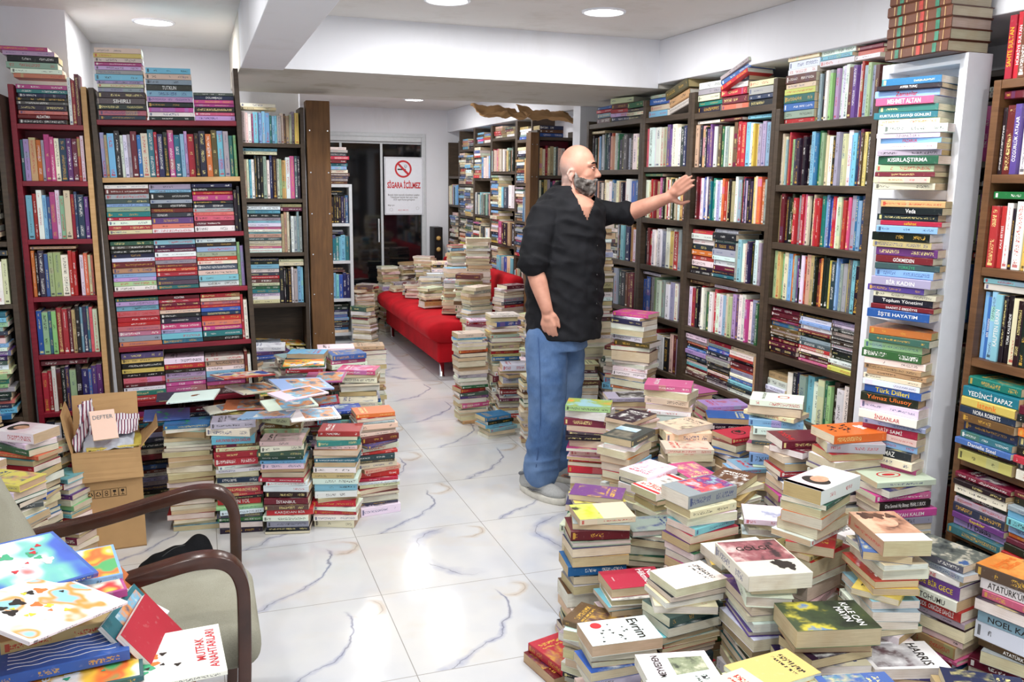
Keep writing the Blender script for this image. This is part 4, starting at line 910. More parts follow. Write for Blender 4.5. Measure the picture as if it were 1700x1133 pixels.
fillers(reg3, lambda x, y: (.32+(x-1.85)*.75)*(1 if y < 6.2 else 1.1)+R.uniform(-.05, .08), 30, P_PILE, .55, G_M, A3, lambda x, y: R.uniform(-.7, .7), 3000, jit_=.012)
# heap on the sofa and beyond
G_S = 'heap of books on and around the red sofa'
def onfloor(reg, hf, z0, n_, desc, pal, pages, tries=2500, group=G_S, jit_=.012):
    made = 0; k = 0
    for t in range(tries):
        if made >= n_: break
        x, y = reg(); a = R.uniform(-.8, .8)
        if not clear(x, y, a, .2, .136): continue
        made += 1; z = hf(x, y); 
        if z < z0+.03: continue
        stack(x, y, z0, z, a, pal, '%s stack of the %s' % (ordn(made), desc), 'piled_book', pages, group=group, jit_=jit_)
onfloor(lambda: (R.uniform(1.93, 2.24), R.uniform(6.93, 8.8)), lambda x, y: .489+max(.06, (x-1.86)*(1.6 if y < 7.9 else .95)+.02)*R.uniform(.75, 1.1), .489, 28, 'sofa heap', P_TAN, .6)
onfloor(lambda: (R.uniform(1.5, 2.08), R.uniform(9.08, 9.25)), lambda x, y: (.93-abs(x-1.98)*1.25)*R.uniform(.85, 1.05), 0, 9, 'heap against the glass door', P_TAN, .75)
onfloor(lambda: (R.uniform(1.46, 1.56), R.uniform(8.3, 8.95)), lambda x, y: .25+(y-8.2)*.5, 0, 5, 'heap beyond the sofa', P_TAN, .75)
onfloor(lambda: (R.uniform(2.05, 2.28), R.uniform(6.56, 6.64)), lambda x, y: .95*R.uniform(.8, 1.1), 0, 2, 'stacks at the near end of the sofa', P_TAN, .75)
# left floor pile, spines to the camera
G_L = 'books piled in front of the red bookcases'
LA = [(-.085, 4.16, .50, -.05, 'tan stack nearest the cardboard box', 'B', .95, dict(cover='stars')), (.125, 4.06, .53, -.1, 'second floor stack from the cardboard box', 'S', .1, dict(sp={3: ('AVRUPA\'NIN BAŞKA DAĞLARI', 'inkred', 'C'), 16: ('UZUN YOL', 'inkwhite', 'R')})), (.335, 3.98, .45, -.25, 'third floor stack from the cardboard box', 'I', .15, dict(sp={13: ('İSTANBUL', 'inkwhite', 'M'), 15: ('KARŞIDAN BİR', 'inkwhite', 'R')})), (.555, 3.98, .47, -.3, 'floor stack at the aisle corner', 'R', .3, {}),
      (.93, 5.18, .62, -.1, 'pale tall stack at the foot of the timber post', 'A', .97, {}), (.72, 5.0, .66, -.1, 'stack of white spines at the timber post', 'W', .1, {}),
      (.74, 4.42, .47, -.2, 'stack behind the aisle corner stack', 'I', .5, {})]
ANL = []
for x, y, z, a, desc, c, pg, ex in LA:
    ANL.append((x, y, z, a, desc)); stack(x, y, 0, z, a, P_MIX if pg < .5 else P_TAN, desc, pages=pg, group=G_L, jit_=.008, top=dict(c=c, **ex))
def regL(): return R.uniform(-.1, .78), R.uniform(4.1, 5.1)
FOOT.append([(-.45, 4.36), (.27, 4.36), (.27, 4.64), (-.45, 4.64)])
FOOT.append([(-.66, 3.84), (-.22, 3.84), (-.22, 4.34), (-.66, 4.34)])
fillers(regL, lambda x, y: min(.72, .50+(y-4.2)*.3)+R.uniform(-.04, .05), 22, P_MIX, .3, G_L, ANL, lambda x, y: R.uniform(-.35, .1), 2500, jit_=.012)
# stacks by the left edge
G_E = 'leaning stacks at the photo edge'
EA = [at(35, 715, Z=.62), at(60, 745, Z=.5), at(8, 760, Z=.55), at(85, 800, Z=.38)]
ED = ['stack topped by woman portrait book near the armchair back', 'stack next to the woman portrait stack', 'stack cut by the photo edge behind the armchair', 'low stack between armchair and cardboard box']; A5 = []
for p, z, d_, c in zip(EA, (.62, .5, .55, .38), ED, 'WIWC'):
    x, y = p.x, p.y
    for t in range(60):
        if clear(x, y, -.6): break
        x, y = p.x+R.uniform(-.1, .1), p.y+R.uniform(-.1, .15)
    A5.append((x, y, z, -.6, d_)); stack(x, y, 0, z, -.6, P_MIX, d_, pages=.35, group=G_E, jit_=.01, top=dict(c=c, cover='woman' if c == 'W' and z > .6 else None))
fillers(lambda: (R.uniform(-1.05, -.68), R.uniform(3.2, 4.15)), lambda x, y: R.uniform(.4, .62), 12, P_MIX, .35, G_E, A5, lambda x, y: -.6+R.uniform(-.2, .2), 800)
# ------------------------------------------------------------------ loose books and magazines lying about on the left pile
def loose(px, py, z, ad, c, name, label, cat, cover=None, L=.27, W=.2, T=.012, tilt=(0, 0), title=None, acc=None, group=None, kind='picture_book', hard=False, paper=(236, 234, 228)):
    p = at(px, py, Z=z)
    if p.y > 4.24 and -.5 < p.x < .42: p.y = 4.24
    m = Matrix.Translation(p)@Matrix.Rotation(math.radians(ad), 4, 'Z')@Matrix.Rotation(tilt[0], 4, 'X')@Matrix.Rotation(tilt[1], 4, 'Y')
    b = book(m, L, W, T, c, kind, '', group or '', hard=hard, title=title, acc=acc, cover=cover, label=label, cat=cat, paper=paper, name=name)
    return b
def topz(x, y):  # highest pile top under a point
    best = 0
    for b in BOOKS:
        if b['kind'] != 'piled_book': continue
        o = b['M'].translation
        if abs(o.x-x) < .13 and abs(o.y-y) < .13: best = max(best, o.z+b['T'])
    return best
def loose_on(px, py, z, *a, **k):
    for _ in range(4):
        p = at(px, py, Z=z); z2 = topz(p.x, p.y)
        if abs(z2-z) < .002: break
        z = z2 if z2 > .05 else z
    ti = k.get('tilt', (0, 0)); return loose(px, py, z+.002+abs(math.sin(ti[0]))*k.get('W', .2)/2+abs(math.sin(ti[1]))*k.get('L', .27)/2, *a, **k)
GL = 'picture books strewn on the left floor pile'.replace('left ', '')
for px, py, ad, c, cov, lab, sz in (
    (465, 568, 8, 'Y', 'cartoon', 'yellow cartoon picture book lying highest on the floor pile', (.27, .2)), (400, 612, 20, 'R', 'comic', 'red and cream comic album sloping on the floor pile', (.25, .18)), (462, 622, 5, 'Y', 'cartoon', 'bright yellow picture book under the comic album', (.25, .18)),
    (420, 640, 30, 'I', 'photo', 'cream photo album half covered by the comic album', (.22, .16)), (505, 605, -10, 'G', 'cartoon', 'green picture book under the bright yellow one', (.21, .15)), (495, 655, 25, 'W', 'photo', 'white brochure beside the pale blue photo magazine', (.21, .15)), (530, 668, -5, 'R', 'photo', 'red edged magazine over the aisle corner stack', (.2, .14)), (380, 678, 12, 'W', 'photo', 'white backed magazine over the second floor stack', (.21, .15)),
    (322, 660, -12, 'W', 'bear', 'white board book with small brown bear on the floor pile', (.2, .15)), (280, 668, 0, 'B', 'stars', 'blue book with green stars half under the bear book', (.2, .14)), (300, 640, 0, 'N', 'moon', 'dark blue book with white glow at the foot of the wide red bookcase', (.2, .14)),
    (500, 640, 14, 'C', 'photo', 'pale blue photo magazine on the floor pile', (.25, .18)), (540, 628, -20, 'P', 'photo', 'pink brochure on the floor pile near the timber post', (.2, .14)), (410, 660, -8, 'O', 'photo', 'orange and white picture book on the floor pile', (.22, .16)), (480, 672, 10, 'W', 'photo', 'white magazine fanned over the third floor stack', (.22, .16)), (520, 690, 4, 'W', 'photo', 'white magazine at the aisle corner of the pile', (.21, .15)), (445, 690, -16, 'C', 'photo', 'pale magazine sagging over the third floor stack', (.22, .16))):
    loose_on(px, py, .6, ad, c, 'picture_book', lab, 'book', cover=cov, L=sz[0], W=sz[1], T=R.uniform(.005, .01), tilt=(R.uniform(-.08, .16), R.uniform(-.1, .1)), group=GL)
p = at(598, 809, Z=.008); b = book(fz((p.x, p.y, .001), -.5), .2, .13, .012, 'X', 'picture_book', '', '', cover='lines', label='small cream booklet lying alone on the floor at the pile corner', cat='book', name='booklet', hard=False)
# booklet and albums in the cardboard box
book(Matrix.Translation((-.43, 4.03, .55))@Matrix.Rotation(.2, 4, 'Z')@Matrix.Rotation(.75, 4, 'X')@Matrix.Rotation(-PI/2, 4, 'Z'), .15, .1, .006, 'I', 'picture_book', '', '', cover='lines', label='cream booklet on the grey plastic in the cardboard box', cat='book', name='booklet', title=('DEFTER', 'grey'))
for k, (c, z) in enumerate(zip('SCRY', (.44, .45, .465, .48))):
    book(fz((-.43+.01*k, 4.09, z-.03), .05*k), .23, .2, .01, c, 'picture_book', '', 'albums in the cardboard box', cover='lines', label='%s album lying in the cardboard box under the plastic' % PAL[c][1], cat='book', name='album')
# ------------------------------------------------------------------ picture books on the low table nearest the camera
tb = empty('low_table', (-.42, 1.98, 0), label='low wooden table under the picture books in front of the armchair', cat='table')
MB().box(-.4, -.28, .42, .36, .2, .44).build('table_top', M['shelfbrown'], tb, bevel=.004)
for x in (-.36, .32):
    for y in (-.24, .16): MB().box(x-.02, y-.02, 0, x+.02, y+.02, .42).build('leg', M['shelfbrown'], tb, bevel=.002)
GT = 'picture books heaped on the low table'
def tstack(x, y, z, ad, cols, labs=None):
    for k, c in enumerate(cols):
        T = R.uniform(.012, .024); book(fz((x+R.uniform(-.01, .01), y+R.uniform(-.01, .01), z), math.radians(ad+R.uniform(-12, 12))), R.uniform(.19, .23), R.uniform(.14, .16), T, c, 'picture_book', '', GT, cover='photo', label='%s book %s up in the %s on the low table' % (PAL[c][1], ordn(k+1), labs), cat='book', name='picture_book', paper=(240, 240, 236)); z += T+.001
    return z
tstack(-.62, 1.96, .441, 10, 'BOWTRWCYNR', 'pile at the photo edge'); tstack(-.42, 2.0, .441, 5, 'WCGYPWN', 'middle pile'); tstack(-.2, 1.94, .441, -5, 'TWLSW', 'pile by the armchair arm'); tstack(-.4, 1.83, .441, 0, 'NOWC', 'front pile')
for px, py, z, ad, c, cov, lab, L, W, T, ti, ttl in (
    (20, 950, .76, 35, 'B', 'sea', 'large blue picture book with sea creatures at the photo edge', .28, .2, .012, (.25, .1), None), (15, 1000, .73, 40, 'O', 'cartoon', 'orange picture book under the blue sea creature book', .26, .2, .01, (.2, .15), None),
    (68, 1010, .745, 55, 'W', 'panda', 'white picture book with black and orange cartoon animals', .28, .2, .008, (.2, .2), None), (115, 955, .70, 12, 'C', 'cartoon', 'thin blue picture book with green yellow cover', .21, .15, .018, (.1, .0), None),
    (118, 985, .68, 15, 'P', 'comic', 'book with hot pink and orange cover under the thin blue one', .21, .15, .02, (.08, 0), None), (105, 1012, .655, 14, 'T', None, 'teal book with white spine lettering', .21, .15, .024, (.05, 0), ('NUNU', 'inkwhite')),
    (95, 1040, .635, 12, 'A', 'lines', 'white paged book with tan cover lying open edge out', .22, .15, .03, (.06, .02), None), (105, 1085, .61, 8, 'B', 'waves', 'bright blue book with white wave pattern', .25, .17, .025, (.04, 0), None),
    (125, 1115, .59, 5, 'T', 'cartoon', 'green picture book with white hand lettering at the bottom', .26, .18, .012, (.03, 0), ('Bacan\nŞekerci', 'inkwhite')), (196, 1108, .575, -6, 'L', 'lines', 'mint green booklet beside the painted key book', .2, .14, .01, (0, 0), None),
    (270, 1100, .575, 4, 'W', 'keys', 'white picture book with painted animals and red title', .25, .2, .012, (.03, 0), ('MUTFAK\nANAHTARLARI', 'inkred')), (168, 1035, .60, 60, 'P', 'photo', 'small book with hot pink corner next to the wave book', .2, .13, .012, (.2, 0), None),
    (205, 1035, .61, 68, 'W', 'lines', 'white and grey booklet leaning by the mint booklet', .2, .13, .012, (.5, 0), None), (185, 1005, .62, 72, 'O', 'lines', 'orange and white book standing in the row by the armchair arm', .2, .13, .02, (.9, 0), None), (226, 1045, .61, 75, 'T', 'photo', 'teal backed booklet leaning at the armchair arm', .2, .14, .012, (.9, 0), None), (248, 1058, .60, 78, 'R', 'lines', 'red and white booklet leaning at the seat cushion', .19, .13, .014, (.9, 0), None)):
    loose(px, py, z, ad, c, 'picture_book', lab, 'book', cover=cov, L=L, W=W, T=T, tilt=ti, group=GT, title=ttl)
# ------------------------------------------------------------------ person
def Mp(px, py, dd=0): return atd(px, py, 4.5+dd)
PX = 4.5/F_PX   # metres per pixel at the man
skin = NT('skin', .5, .4); q = skin.noise(skin.obj(), 18, 5)
vc = skin.n('ShaderNodeVertexColor', layer_name='Hair'); skin.base(skin.mix(skin.math('MULTIPLY', vc.outputs[0], skin.ramp(skin.noise(skin.obj(), 420, 2), .3, .6)), skin.mix(skin.ramp(q, .3, .7), lin((192, 136, 116)), lin((212, 158, 136))), lin((176, 170, 168)))); skin.b.inputs['Subsurface Weight'].default_value = .05; skin.b.inputs['Subsurface Radius'].default_value = (.02, .008, .004); skin.b.inputs['Subsurface Scale'].default_value = .3
skin.bump(skin.noise(skin.obj(), 260, 3), .12, .001); M['skin'] = skin.m
n = NT('black_shirt_cotton', .85, .25); n.base(n.mix(n.ramp(n.noise(n.obj(), 9, 4), .3, .7), lin((17, 18, 22)), lin((27, 28, 33)))); n.bump(n.noise(n.obj(), 500, 2), .25, .0008); M['shirt'] = n.m
n = NT('faded_denim', .85, .25); v = n.obj(); tw = n.noise(n.scale(v, 260, 260, 60), 1, 3); fd = n.noise(v, 4.5, 4)
n.base(n.mix(n.ramp(fd, .35, .75), n.mix(tw, lin((56, 86, 134)), lin((88, 120, 166))), lin((122, 150, 190)))); n.bump(tw, .3, .001); M['denim'] = n.m
n = NT('beard_hair', .8, .2); v = n.obj(); h_ = n.noise(n.scale(v, 1, 1, .5), 160, 4, .7)
n.base(n.mix(n.ramp(n.noise(v, 22, 3), .4, .62), n.mix(h_, lin((38, 34, 32)), lin((96, 90, 86))), n.mix(h_, lin((122, 118, 114)), lin((192, 188, 184))))); n.bump(h_, .9, .004); M['beard'] = n.m
man = empty('person', (1.74, 4.08, 0), label='bald bearded man in black shirt and blue jeans reaching to the shelf', cat='person')
mw_ = man.matrix_world.copy(); MI = Matrix.Translation((-1.74, -4.08, 0))
H0 = Mp(961, 287, .0)                      # head centre
fdir = (RT+FWD*-.12); fdir.z = -.06; fdir.normalize(); sdir = Vector((0, 0, 1)).cross(fdir).normalized(); hup = fdir.cross(sdir).normalized()
def Hd(x, y, z): return H0+fdir*x+sdir*y+hup*z      # forward, his left, up
b = MB()
# skull and face
b.ball(Hd(-.012, 0, .04), (.091, .074, .1), 32, 24, frame((0,0,0), fdir, sdir, hup).to_3x3())
b.ball(Hd(.030, 0, .0), (.058, .062, .07), 24, 18, frame((0,0,0), fdir, sdir, hup).to_3x3()); b.ball(Hd(.026, 0, -.03), (.06, .06, .08), 28, 20, frame((0,0,0), fdir, sdir, hup).to_3x3())
b.caps([Hd(.068, 0, .04), Hd(.088, 0, .016), Hd(.104, 0, -.006)], [.013, .0115, .0135], 12)      # nose
b.caps([Hd(.094, .012, -.012), Hd(.088, .016, -.012)], [.009, .009], 8); b.caps([Hd(.094, -.012, -.012), Hd(.088, -.016, -.012)], [.009, .009], 8)
for s_ in (-1, 1):
    b.caps([Hd(.074, .012*s_, .05), Hd(.071, .032*s_, .053), Hd(.052, .054*s_, .045)], [.012, .013, .011], 10)   # brow
    b.caps([Hd(.058, .04*s_, -.002), Hd(.042, .05*s_, -.01)], [.013, .014], 10)                       # cheek
    e0 = Hd(-.034, .073*s_, -.018)
    b.caps([e0+hup*.026+fdir*.006, e0+hup*.03-fdir*.012+sdir*.008*s_, e0+hup*.008-fdir*.02+sdir*.012*s_, e0-hup*.016-fdir*.01+sdir*.007*s_, e0-hup*.028+fdir*.004], [.006, .007, .007, .006, .007], 8)
    b.ball(e0, (.014, .007, .022), 12, 8, frame((0,0,0), fdir, sdir, hup).to_3x3())
b.caps([Hd(.078, -.018, -.042), Hd(.088, 0, -.041), Hd(.078, .018, -.042)], [.007, .0085, .007], 8)
b.caps([Hd(.077, -.016, -.054), Hd(.086, 0, -.055), Hd(.077, .016, -.054)], [.007, .009, .007], 8)
b.ball(Hd(.065, 0, -.102), (.026, .03, .022), 16, 10)
# neck, trunk, limbs
nk = Hd(-.025, 0, -.075); nb = Mp(944, 330, .0)
b.caps([Hd(-.03, 0, -.03), nk, nb, nb-Vector((0, 0, .05))], [.058, .06, .062, .07], 20)
def trunk(rows, grow=0, k=28):
    """rows: px, py, half width on screen, half depth, depth offset"""
    q = MB(); rings = []
    for px, py, a, d, dd in rows:
        c = Mp(px, py, dd); ax = RT; ay = Vector((FWD.x, FWD.y, 0)).normalized()
        rings.append([c+ax*((a+grow)*math.cos(2*PI*i/k))+ay*((d+grow)*math.sin(2*PI*i/k)) for i in range(k)])
    for r in rings: q.v += r
    for j in range(len(rings)-1):
        for i in range(k): q.f.append((j*k+i, j*k+(i+1) % k, (j+1)*k+(i+1) % k, (j+1)*k+i))
    q.f += [tuple(range(k))[::-1], tuple((len(rings)-1)*k+i for i in range(k))]; return q
TR = [(944, 322, .075, .085, 0), (945, 332, .12, .135, 0), (945, 342, .155, .165, 0), (942, 355, .165, .17, 0), (940, 395, .172, .175, 0), (938, 430, .172, .172, 0), (937, 480, .168, .17, 0), (932, 525, .15, .155, 0), (927, 550, .13, .15, .02)]
tq = trunk(TR); b.add(tq.v, tq.f)
ns, ne, nw = Mp(903, 362, -.13), Mp(885, 440, -.17), Mp(908, 515, -.2)
fs, fe, fw = Mp(975, 354, .12), Mp(1046, 353, .05), Mp(1110, 328, -.09)
b.caps([Mp(925, 350, -.08), ns, (ns+ne)/2, ne, ne*.6+nw*.4, nw], [.06, .058, .052, .046, .045, .030], 18)
b.caps([Mp(955, 352, .08), fs, (fs+fe)/2, fe, fe*.6+fw*.4, fw], [.055, .052, .048, .046, .042, .028], 18)
nh = [Mp(910, 570, -.06), Mp(905, 690, -.03), Mp(895, 785, .03)]; fh = [Mp(938, 570, .09), Mp(945, 670, .2), Mp(930, 768, .27)]
b.caps(nh, [.078, .055, .038], 16); b.caps(fh, [.075, .055, .038], 16)
na, fa = nh[2], fh[2]
ntoe, ftoe = at(932, 830, Z=.03), at(975, 797, Z=.03)
b.caps([na, na-Vector((0, 0, .05)), (Vector((na.x, na.y, .04))+ntoe*2)/3], [.038, .035, .028], 12); b.caps([fa, fa-Vector((0, 0, .05)), (Vector((fa.x, fa.y, .04))+ftoe*2)/3], [.038, .035, .028], 12)
def hand(q, wr, palm_dir, palm_n, across, curls, thumb_out, sc=1.0, spread=.0, tdir=None):
    """wr wrist; palm_dir towards the fingers, palm_n out of the palm, across from little finger to index"""
    pd, pn, ac = [Vector(v).normalized() for v in (palm_dir, palm_n, across)]
    kn = [wr+pd*(.088*sc)+ac*(o*sc)+pd*p for o, p in ((-.031, -.012), (-.0105, -.002), (.0105, .0), (.031, -.004))]
    for i, k_ in enumerate(kn): q.caps([wr+ac*(-.016+.011*i)+pd*.005, (wr+k_)/2+ac*0, k_], [.016*sc, .0145*sc, .0115*sc], 10)
    q.ball(wr+pd*.045*sc, .024*sc, 12, 8)
    for i, (k_, ln) in enumerate(zip(kn, (.06, .076, .082, .074))):
        P_ = [k_]; d = (pd+ac*(spread*(i-1.5))).normalized(); 
        for j, f_ in enumerate((.45, .3, .25)):
            c_ = curls[j]*(1+.12*(3-i)); d = (Matrix.Rotation(c_, 3, pn.cross(d).normalized())@d) if False else (d*math.cos(c_)+pn*math.sin(c_)).normalized(); P_.append(P_[-1]+d*ln*f_*sc)
        q.caps(P_, [.0098*sc, .0088*sc, .008*sc, .0068*sc], 10, 3)
    t0 = wr+pd*.022*sc+ac*.026*sc; td = (pd*.62+ac*(.85*thumb_out)+pn*.35).normalized() if tdir is None else Vector(tdir).normalized()
    q.caps([wr+pd*.01, t0+td*.018*sc, t0+td*.045*sc, t0+(td*.7+pd*.35).normalized()*.078*sc], [.019*sc, .0155*sc, .0115*sc, .008*sc], 10)
# hanging near hand: back of the hand towards the camera
pdn = (Mp(912, 560, -.2)-nw); hand(b, nw-pdn.normalized()*.004, pdn, FWD*.8+RT*.45, RT*.9-FWD*.3, (.3, .45, .4), .35, .98)
# reaching far hand: fingers up towards the spines
pdf = Mp(1138, 303, -.17)-fw; hand(b, fw, pdf, FWD*.5+RT*.6-Vector((0,0,.5)), -RT*.35-Vector((0, 0, 1))*.55+FWD*-.4 if False else RT*.35-Vector((0,0,1))*.9, (.06, .08, .06), .9, 1.0, .03, tdir=RT*.9-Vector((0,0,1))*.42)
body = remesh(b, 'person_body', M['skin'], .0052, 5, fac=.5); body.parent = man; body.matrix_parent_inverse = MI
ca = body.data.color_attributes.new('Hair', 'FLOAT_COLOR', 'POINT')
for v_, cd_ in zip(body.data.vertices, ca.data):
    d = v_.co-H0; x_, z_ = d.dot(fdir), d.dot(hup); h_ = max(0, min(1, (-.005-x_)*22))*max(0, min(1, (.075-z_)*16))*max(0, min(1, (z_+.09)*30))*(1 if d.length < .16 else 0)*.75
    cd_.color = (h_, h_, h_, 1)
# eyes, lids, brows
R3 = frame((0,0,0), fdir, sdir, hup).to_3x3()
eb = MB(); ib = MB(); br = MB(); lb = MB()
for s_ in (-1, 1):
    c = Hd(.0665, .031*s_, .03); eb.ball(c, .0108, 16, 10); ib.ball(c+fdir*.0068+sdir*.0028*s_, (.0055, .0055, .0055), 12, 8)
    lb.tube([c+R3@Vector((.012*math.cos(t_), .0135*math.sin(t_)*1.05, .004+.002*math.cos(t_*1.2))) for t_ in [i*.25-1.25 for i in range(11)]], .0045, 6)
    lb.tube([c+R3@Vector((.012*math.cos(t_), .0135*math.sin(t_)*1.05, -.006)) for t_ in [i*.25-1.25 for i in range(11)]], .0026, 6)
    br.tube([Hd(.086, .011*s_, .047), Hd(.085, .024*s_, .055), Hd(.072, .045*s_, .055), Hd(.058, .057*s_, .047)], [.0035, .005, .005, .0025], 8)
for q_, nm, mt in ((eb, 'eyeballs', M['inkwhite']), (ib, 'irises', M['ink']), (br, 'eyebrows', plain('dark_brow_hair', (40, 32, 30), .9, .2, 0, .3, 300, .5)), (lb, 'eyelids', M['skin'])):
    o = q_.build(nm, mt, man, True); o.matrix_parent_inverse = MI
# beard and moustache
q = MB()
q.ball(Hd(.05, 0, -.078), (.046, .056, .046), 28, 20, R3)
for s_ in (-1, 1):
    q.caps([Hd(-.012, .068*s_, -.004), Hd(-.006, .067*s_, -.035), Hd(.008, .061*s_, -.066), Hd(.045, .038*s_, -.092)], [.005, .015, .024, .03], 12)
    q.caps([Hd(.012, .064*s_, -.034), Hd(.04, .055*s_, -.044), Hd(.066, .044*s_, -.042)], [.012, .017, .012], 12)
    q.caps([Hd(.094, .004*s_, -.028), Hd(.088, .02*s_, -.032), Hd(.076, .034*s_, -.048), Hd(.064, .038*s_, -.07)], [.008, .0095, .012, .016], 10)
q.caps([Hd(.081, -.01, -.075), Hd(.081, .01, -.075)], [.015, .015], 10); q.caps([Hd(.058, 0, -.1), Hd(.05, 0, -.118)], [.03, .018], 12)
bd = remesh(q, 'beard', M['beard'], .0045, 4, fold=lambda c: .0028*noise.noise(c*120)+.002*noise.noise(c*260)); bd.parent = man; bd.matrix_parent_inverse = MI
# shirt
q = trunk([(x, y, a, d, dd) for x, y, a, d, dd in TR[1:]]+[(930, 548, .158, .185, .0)], .018)
SR = [(942, 309, .068, .072, 0), (942, 315, .09, .098, 0), (944, 323, .126, .14, 0), (945, 333, .16, .175, 0), (943, 347, .19, .2, 0), (940, 367, .2, .21, 0), (940, 395, .203, .21, 0), (938, 430, .203, .205, 0), (937, 470, .203, .205, 0), (937, 505, .2, .2, 0), (936, 535, .196, .2, 0), (936, 557, .192, .2, 0)]
q = trunk(SR)
q.caps([Mp(922, 352, -.07), Mp(904, 362, -.13), Mp(891, 400, -.165), Mp(886, 438, -.175)], [.075, .084, .078, .073], 20)
q.tube([Mp(886, 430, -.175), Mp(885.5, 443, -.175)], [.079, .078], 20)
q.caps([Mp(960, 352, .08), Mp(984, 353, .12), Mp(1012, 354, .09), Mp(1042, 355, .055)], [.08, .075, .062, .057], 20)
q.tube([Mp(1037, 354, .06), Mp(1049, 355, .045)], [.062, .061], 20)
def folds(c):
    k_ = Vector((c.x*6, c.y*6, c.z*15+c.x*7)); a_ = noise.noise(k_); return .010*(1-abs(a_)*2.2)*.9+.005*noise.noise(c*24)-.003
sh = remesh(q, 'shirt', M['shirt'], .0075, 3, fold=folds); sh.parent = man; sh.matrix_parent_inverse = MI
bm = bmesh.new(); bm.from_mesh(sh.data); kill = []     # the unbuttoned neck opening
def intri(x, y, t):
    sg = [((t[i][0]-t[(i+1) % 3][0])*(y-t[(i+1) % 3][1])-(x-t[(i+1) % 3][0])*(t[i][1]-t[(i+1) % 3][1])) > 0 for i in range(3)]; return all(sg) or not any(sg)
for f_ in bm.faces:
    c = f_.calc_center_median(); d = c-CAM; w_ = d.dot(FWD)
    if w_ < 4.49 and intri(850+F_PX*d.dot(RT)/w_, 566.5-F_PX*d.dot(UP)/w_, ((945, 305), (990, 325), (975, 366))): kill.append(f_)
bmesh.ops.delete(bm, geom=kill, context='FACES'); bm.to_mesh(sh.data); bm.free()
# open neck, collar, placket, buttons
def child(mb, nm, mat, par=man, smooth=True, bevel=0):
    o = mb.build(nm, mat, par, smooth, bevel); o.matrix_parent_inverse = MI; return o
vn = MB(); P0 = [Mp(951, 322, -.075), Mp(966, 326, -.1), Mp(983, 333, -.03), Mp(984, 345, -.03), Mp(972, 366, -.155), Mp(966, 352, -.165)]
ck = MB()
def strip(pts, w0, up_, th=.004):
    s_ = MB(); L2 = [Vector(p) for p in pts]; m = len(L2)
    for i, p in enumerate(L2):
        u_ = Vector(up_[i] if isinstance(up_, list) else up_).normalized(); w_ = w0[i] if hasattr(w0, '__len__') else w0
        t = (L2[min(i+1, m-1)]-L2[max(i-1, 0)]).normalized(); nn_ = t.cross(u_).normalized()
        s_.v += [p-nn_*th/2, p+nn_*th/2, p+u_*w_+nn_*th/2, p+u_*w_-nn_*th/2]
    for i in range(m-1):
        for k in range(4): s_.f.append((i*4+k, i*4+(k+1) % 4, i*4+4+(k+1) % 4, i*4+4+k))
    s_.f += [(3,2,1,0), tuple((m-1)*4+k for k in range(4))]; return s_
cc_ = Mp(944, 312, .0); ring_ = []; outw = []
for t in range(17):
    a_ = math.radians(20+256*t/16); fr_ = .5+.5*math.cos(a_+math.radians(60))
    o_ = RT*math.cos(a_)+Vector((FWD.x, FWD.y, 0)).normalized()*math.sin(a_); ring_.append(cc_+o_*(.074+.02*fr_)+Vector((0, 0, -.014-.06*fr_))); outw.append(Vector((0, 0, .05))-o_*.008)
child(strip(ring_, [.05-.008*abs(i-8)/8 for i in range(17)], outw, .006), 'collar', M['shirt'])
fold_ = [p+(p-cc_)*.1+Vector((0, 0, .036)) for p in ring_]
child(strip(fold_, [.05+.012*(abs(i-8)/8)**2 for i in range(17)], [Vector((0, 0, -.05))+(p-cc_)*.35 for p in ring_], .005), 'collar_fold', M['shirt'])
for t in range(7):
    p = Mp(992-.3*t, 385+24*t, -.135-.0*t); bt = MB(); bt.tube([p, p+(-FWD*.8+RT*.5).normalized()*.004], .0055, 12); child(bt, 'button', M['black'])
# chest skin showing in the open neck
# jeans
q = MB(); TJ = [(926, 532, .152, .178, .0), (925, 550, .155, .18, .0), (924, 575, .158, .178, .01)]
t2 = trunk(TJ); q.add(t2.v, t2.f)
q.caps([Mp(907, 565, -.07), Mp(908, 620, -.06), Mp(908, 690, -.03), Mp(902, 740, .0), Mp(898, 783, .03)], [.105, .103, .092, .085, .084], 22)
q.caps([Mp(938, 565, .1), Mp(939, 620, .15), Mp(934, 680, .2), Mp(926, 730, .24), Mp(926, 762, .26)], [.102, .1, .086, .074, .068], 22)
def jf(c):
    low = max(0, .5-c.z)*2; k_ = noise.noise(Vector((c.x*9, c.y*9, c.z*(14+10*low)))); return (.004+.010*low)*(1-2*abs(k_))+.003*noise.noise(c*30)
je = remesh(q, 'jeans', M['denim'], .0075, 3, fold=jf); je.parent = man; je.matrix_parent_inverse = MI
sm_ = MB(); sm_.tube([Mp(x_, y_, d_) for x_, y_, d_ in ((893, 560, -.172), (896, 600, -.165), (897, 650, -.148), (897, 700, -.118), (893, 750, -.08), (889, 785, -.052))], .0022, 6)
child(sm_, 'side_seam', plain('seam_thread', (64, 92, 140), .9))
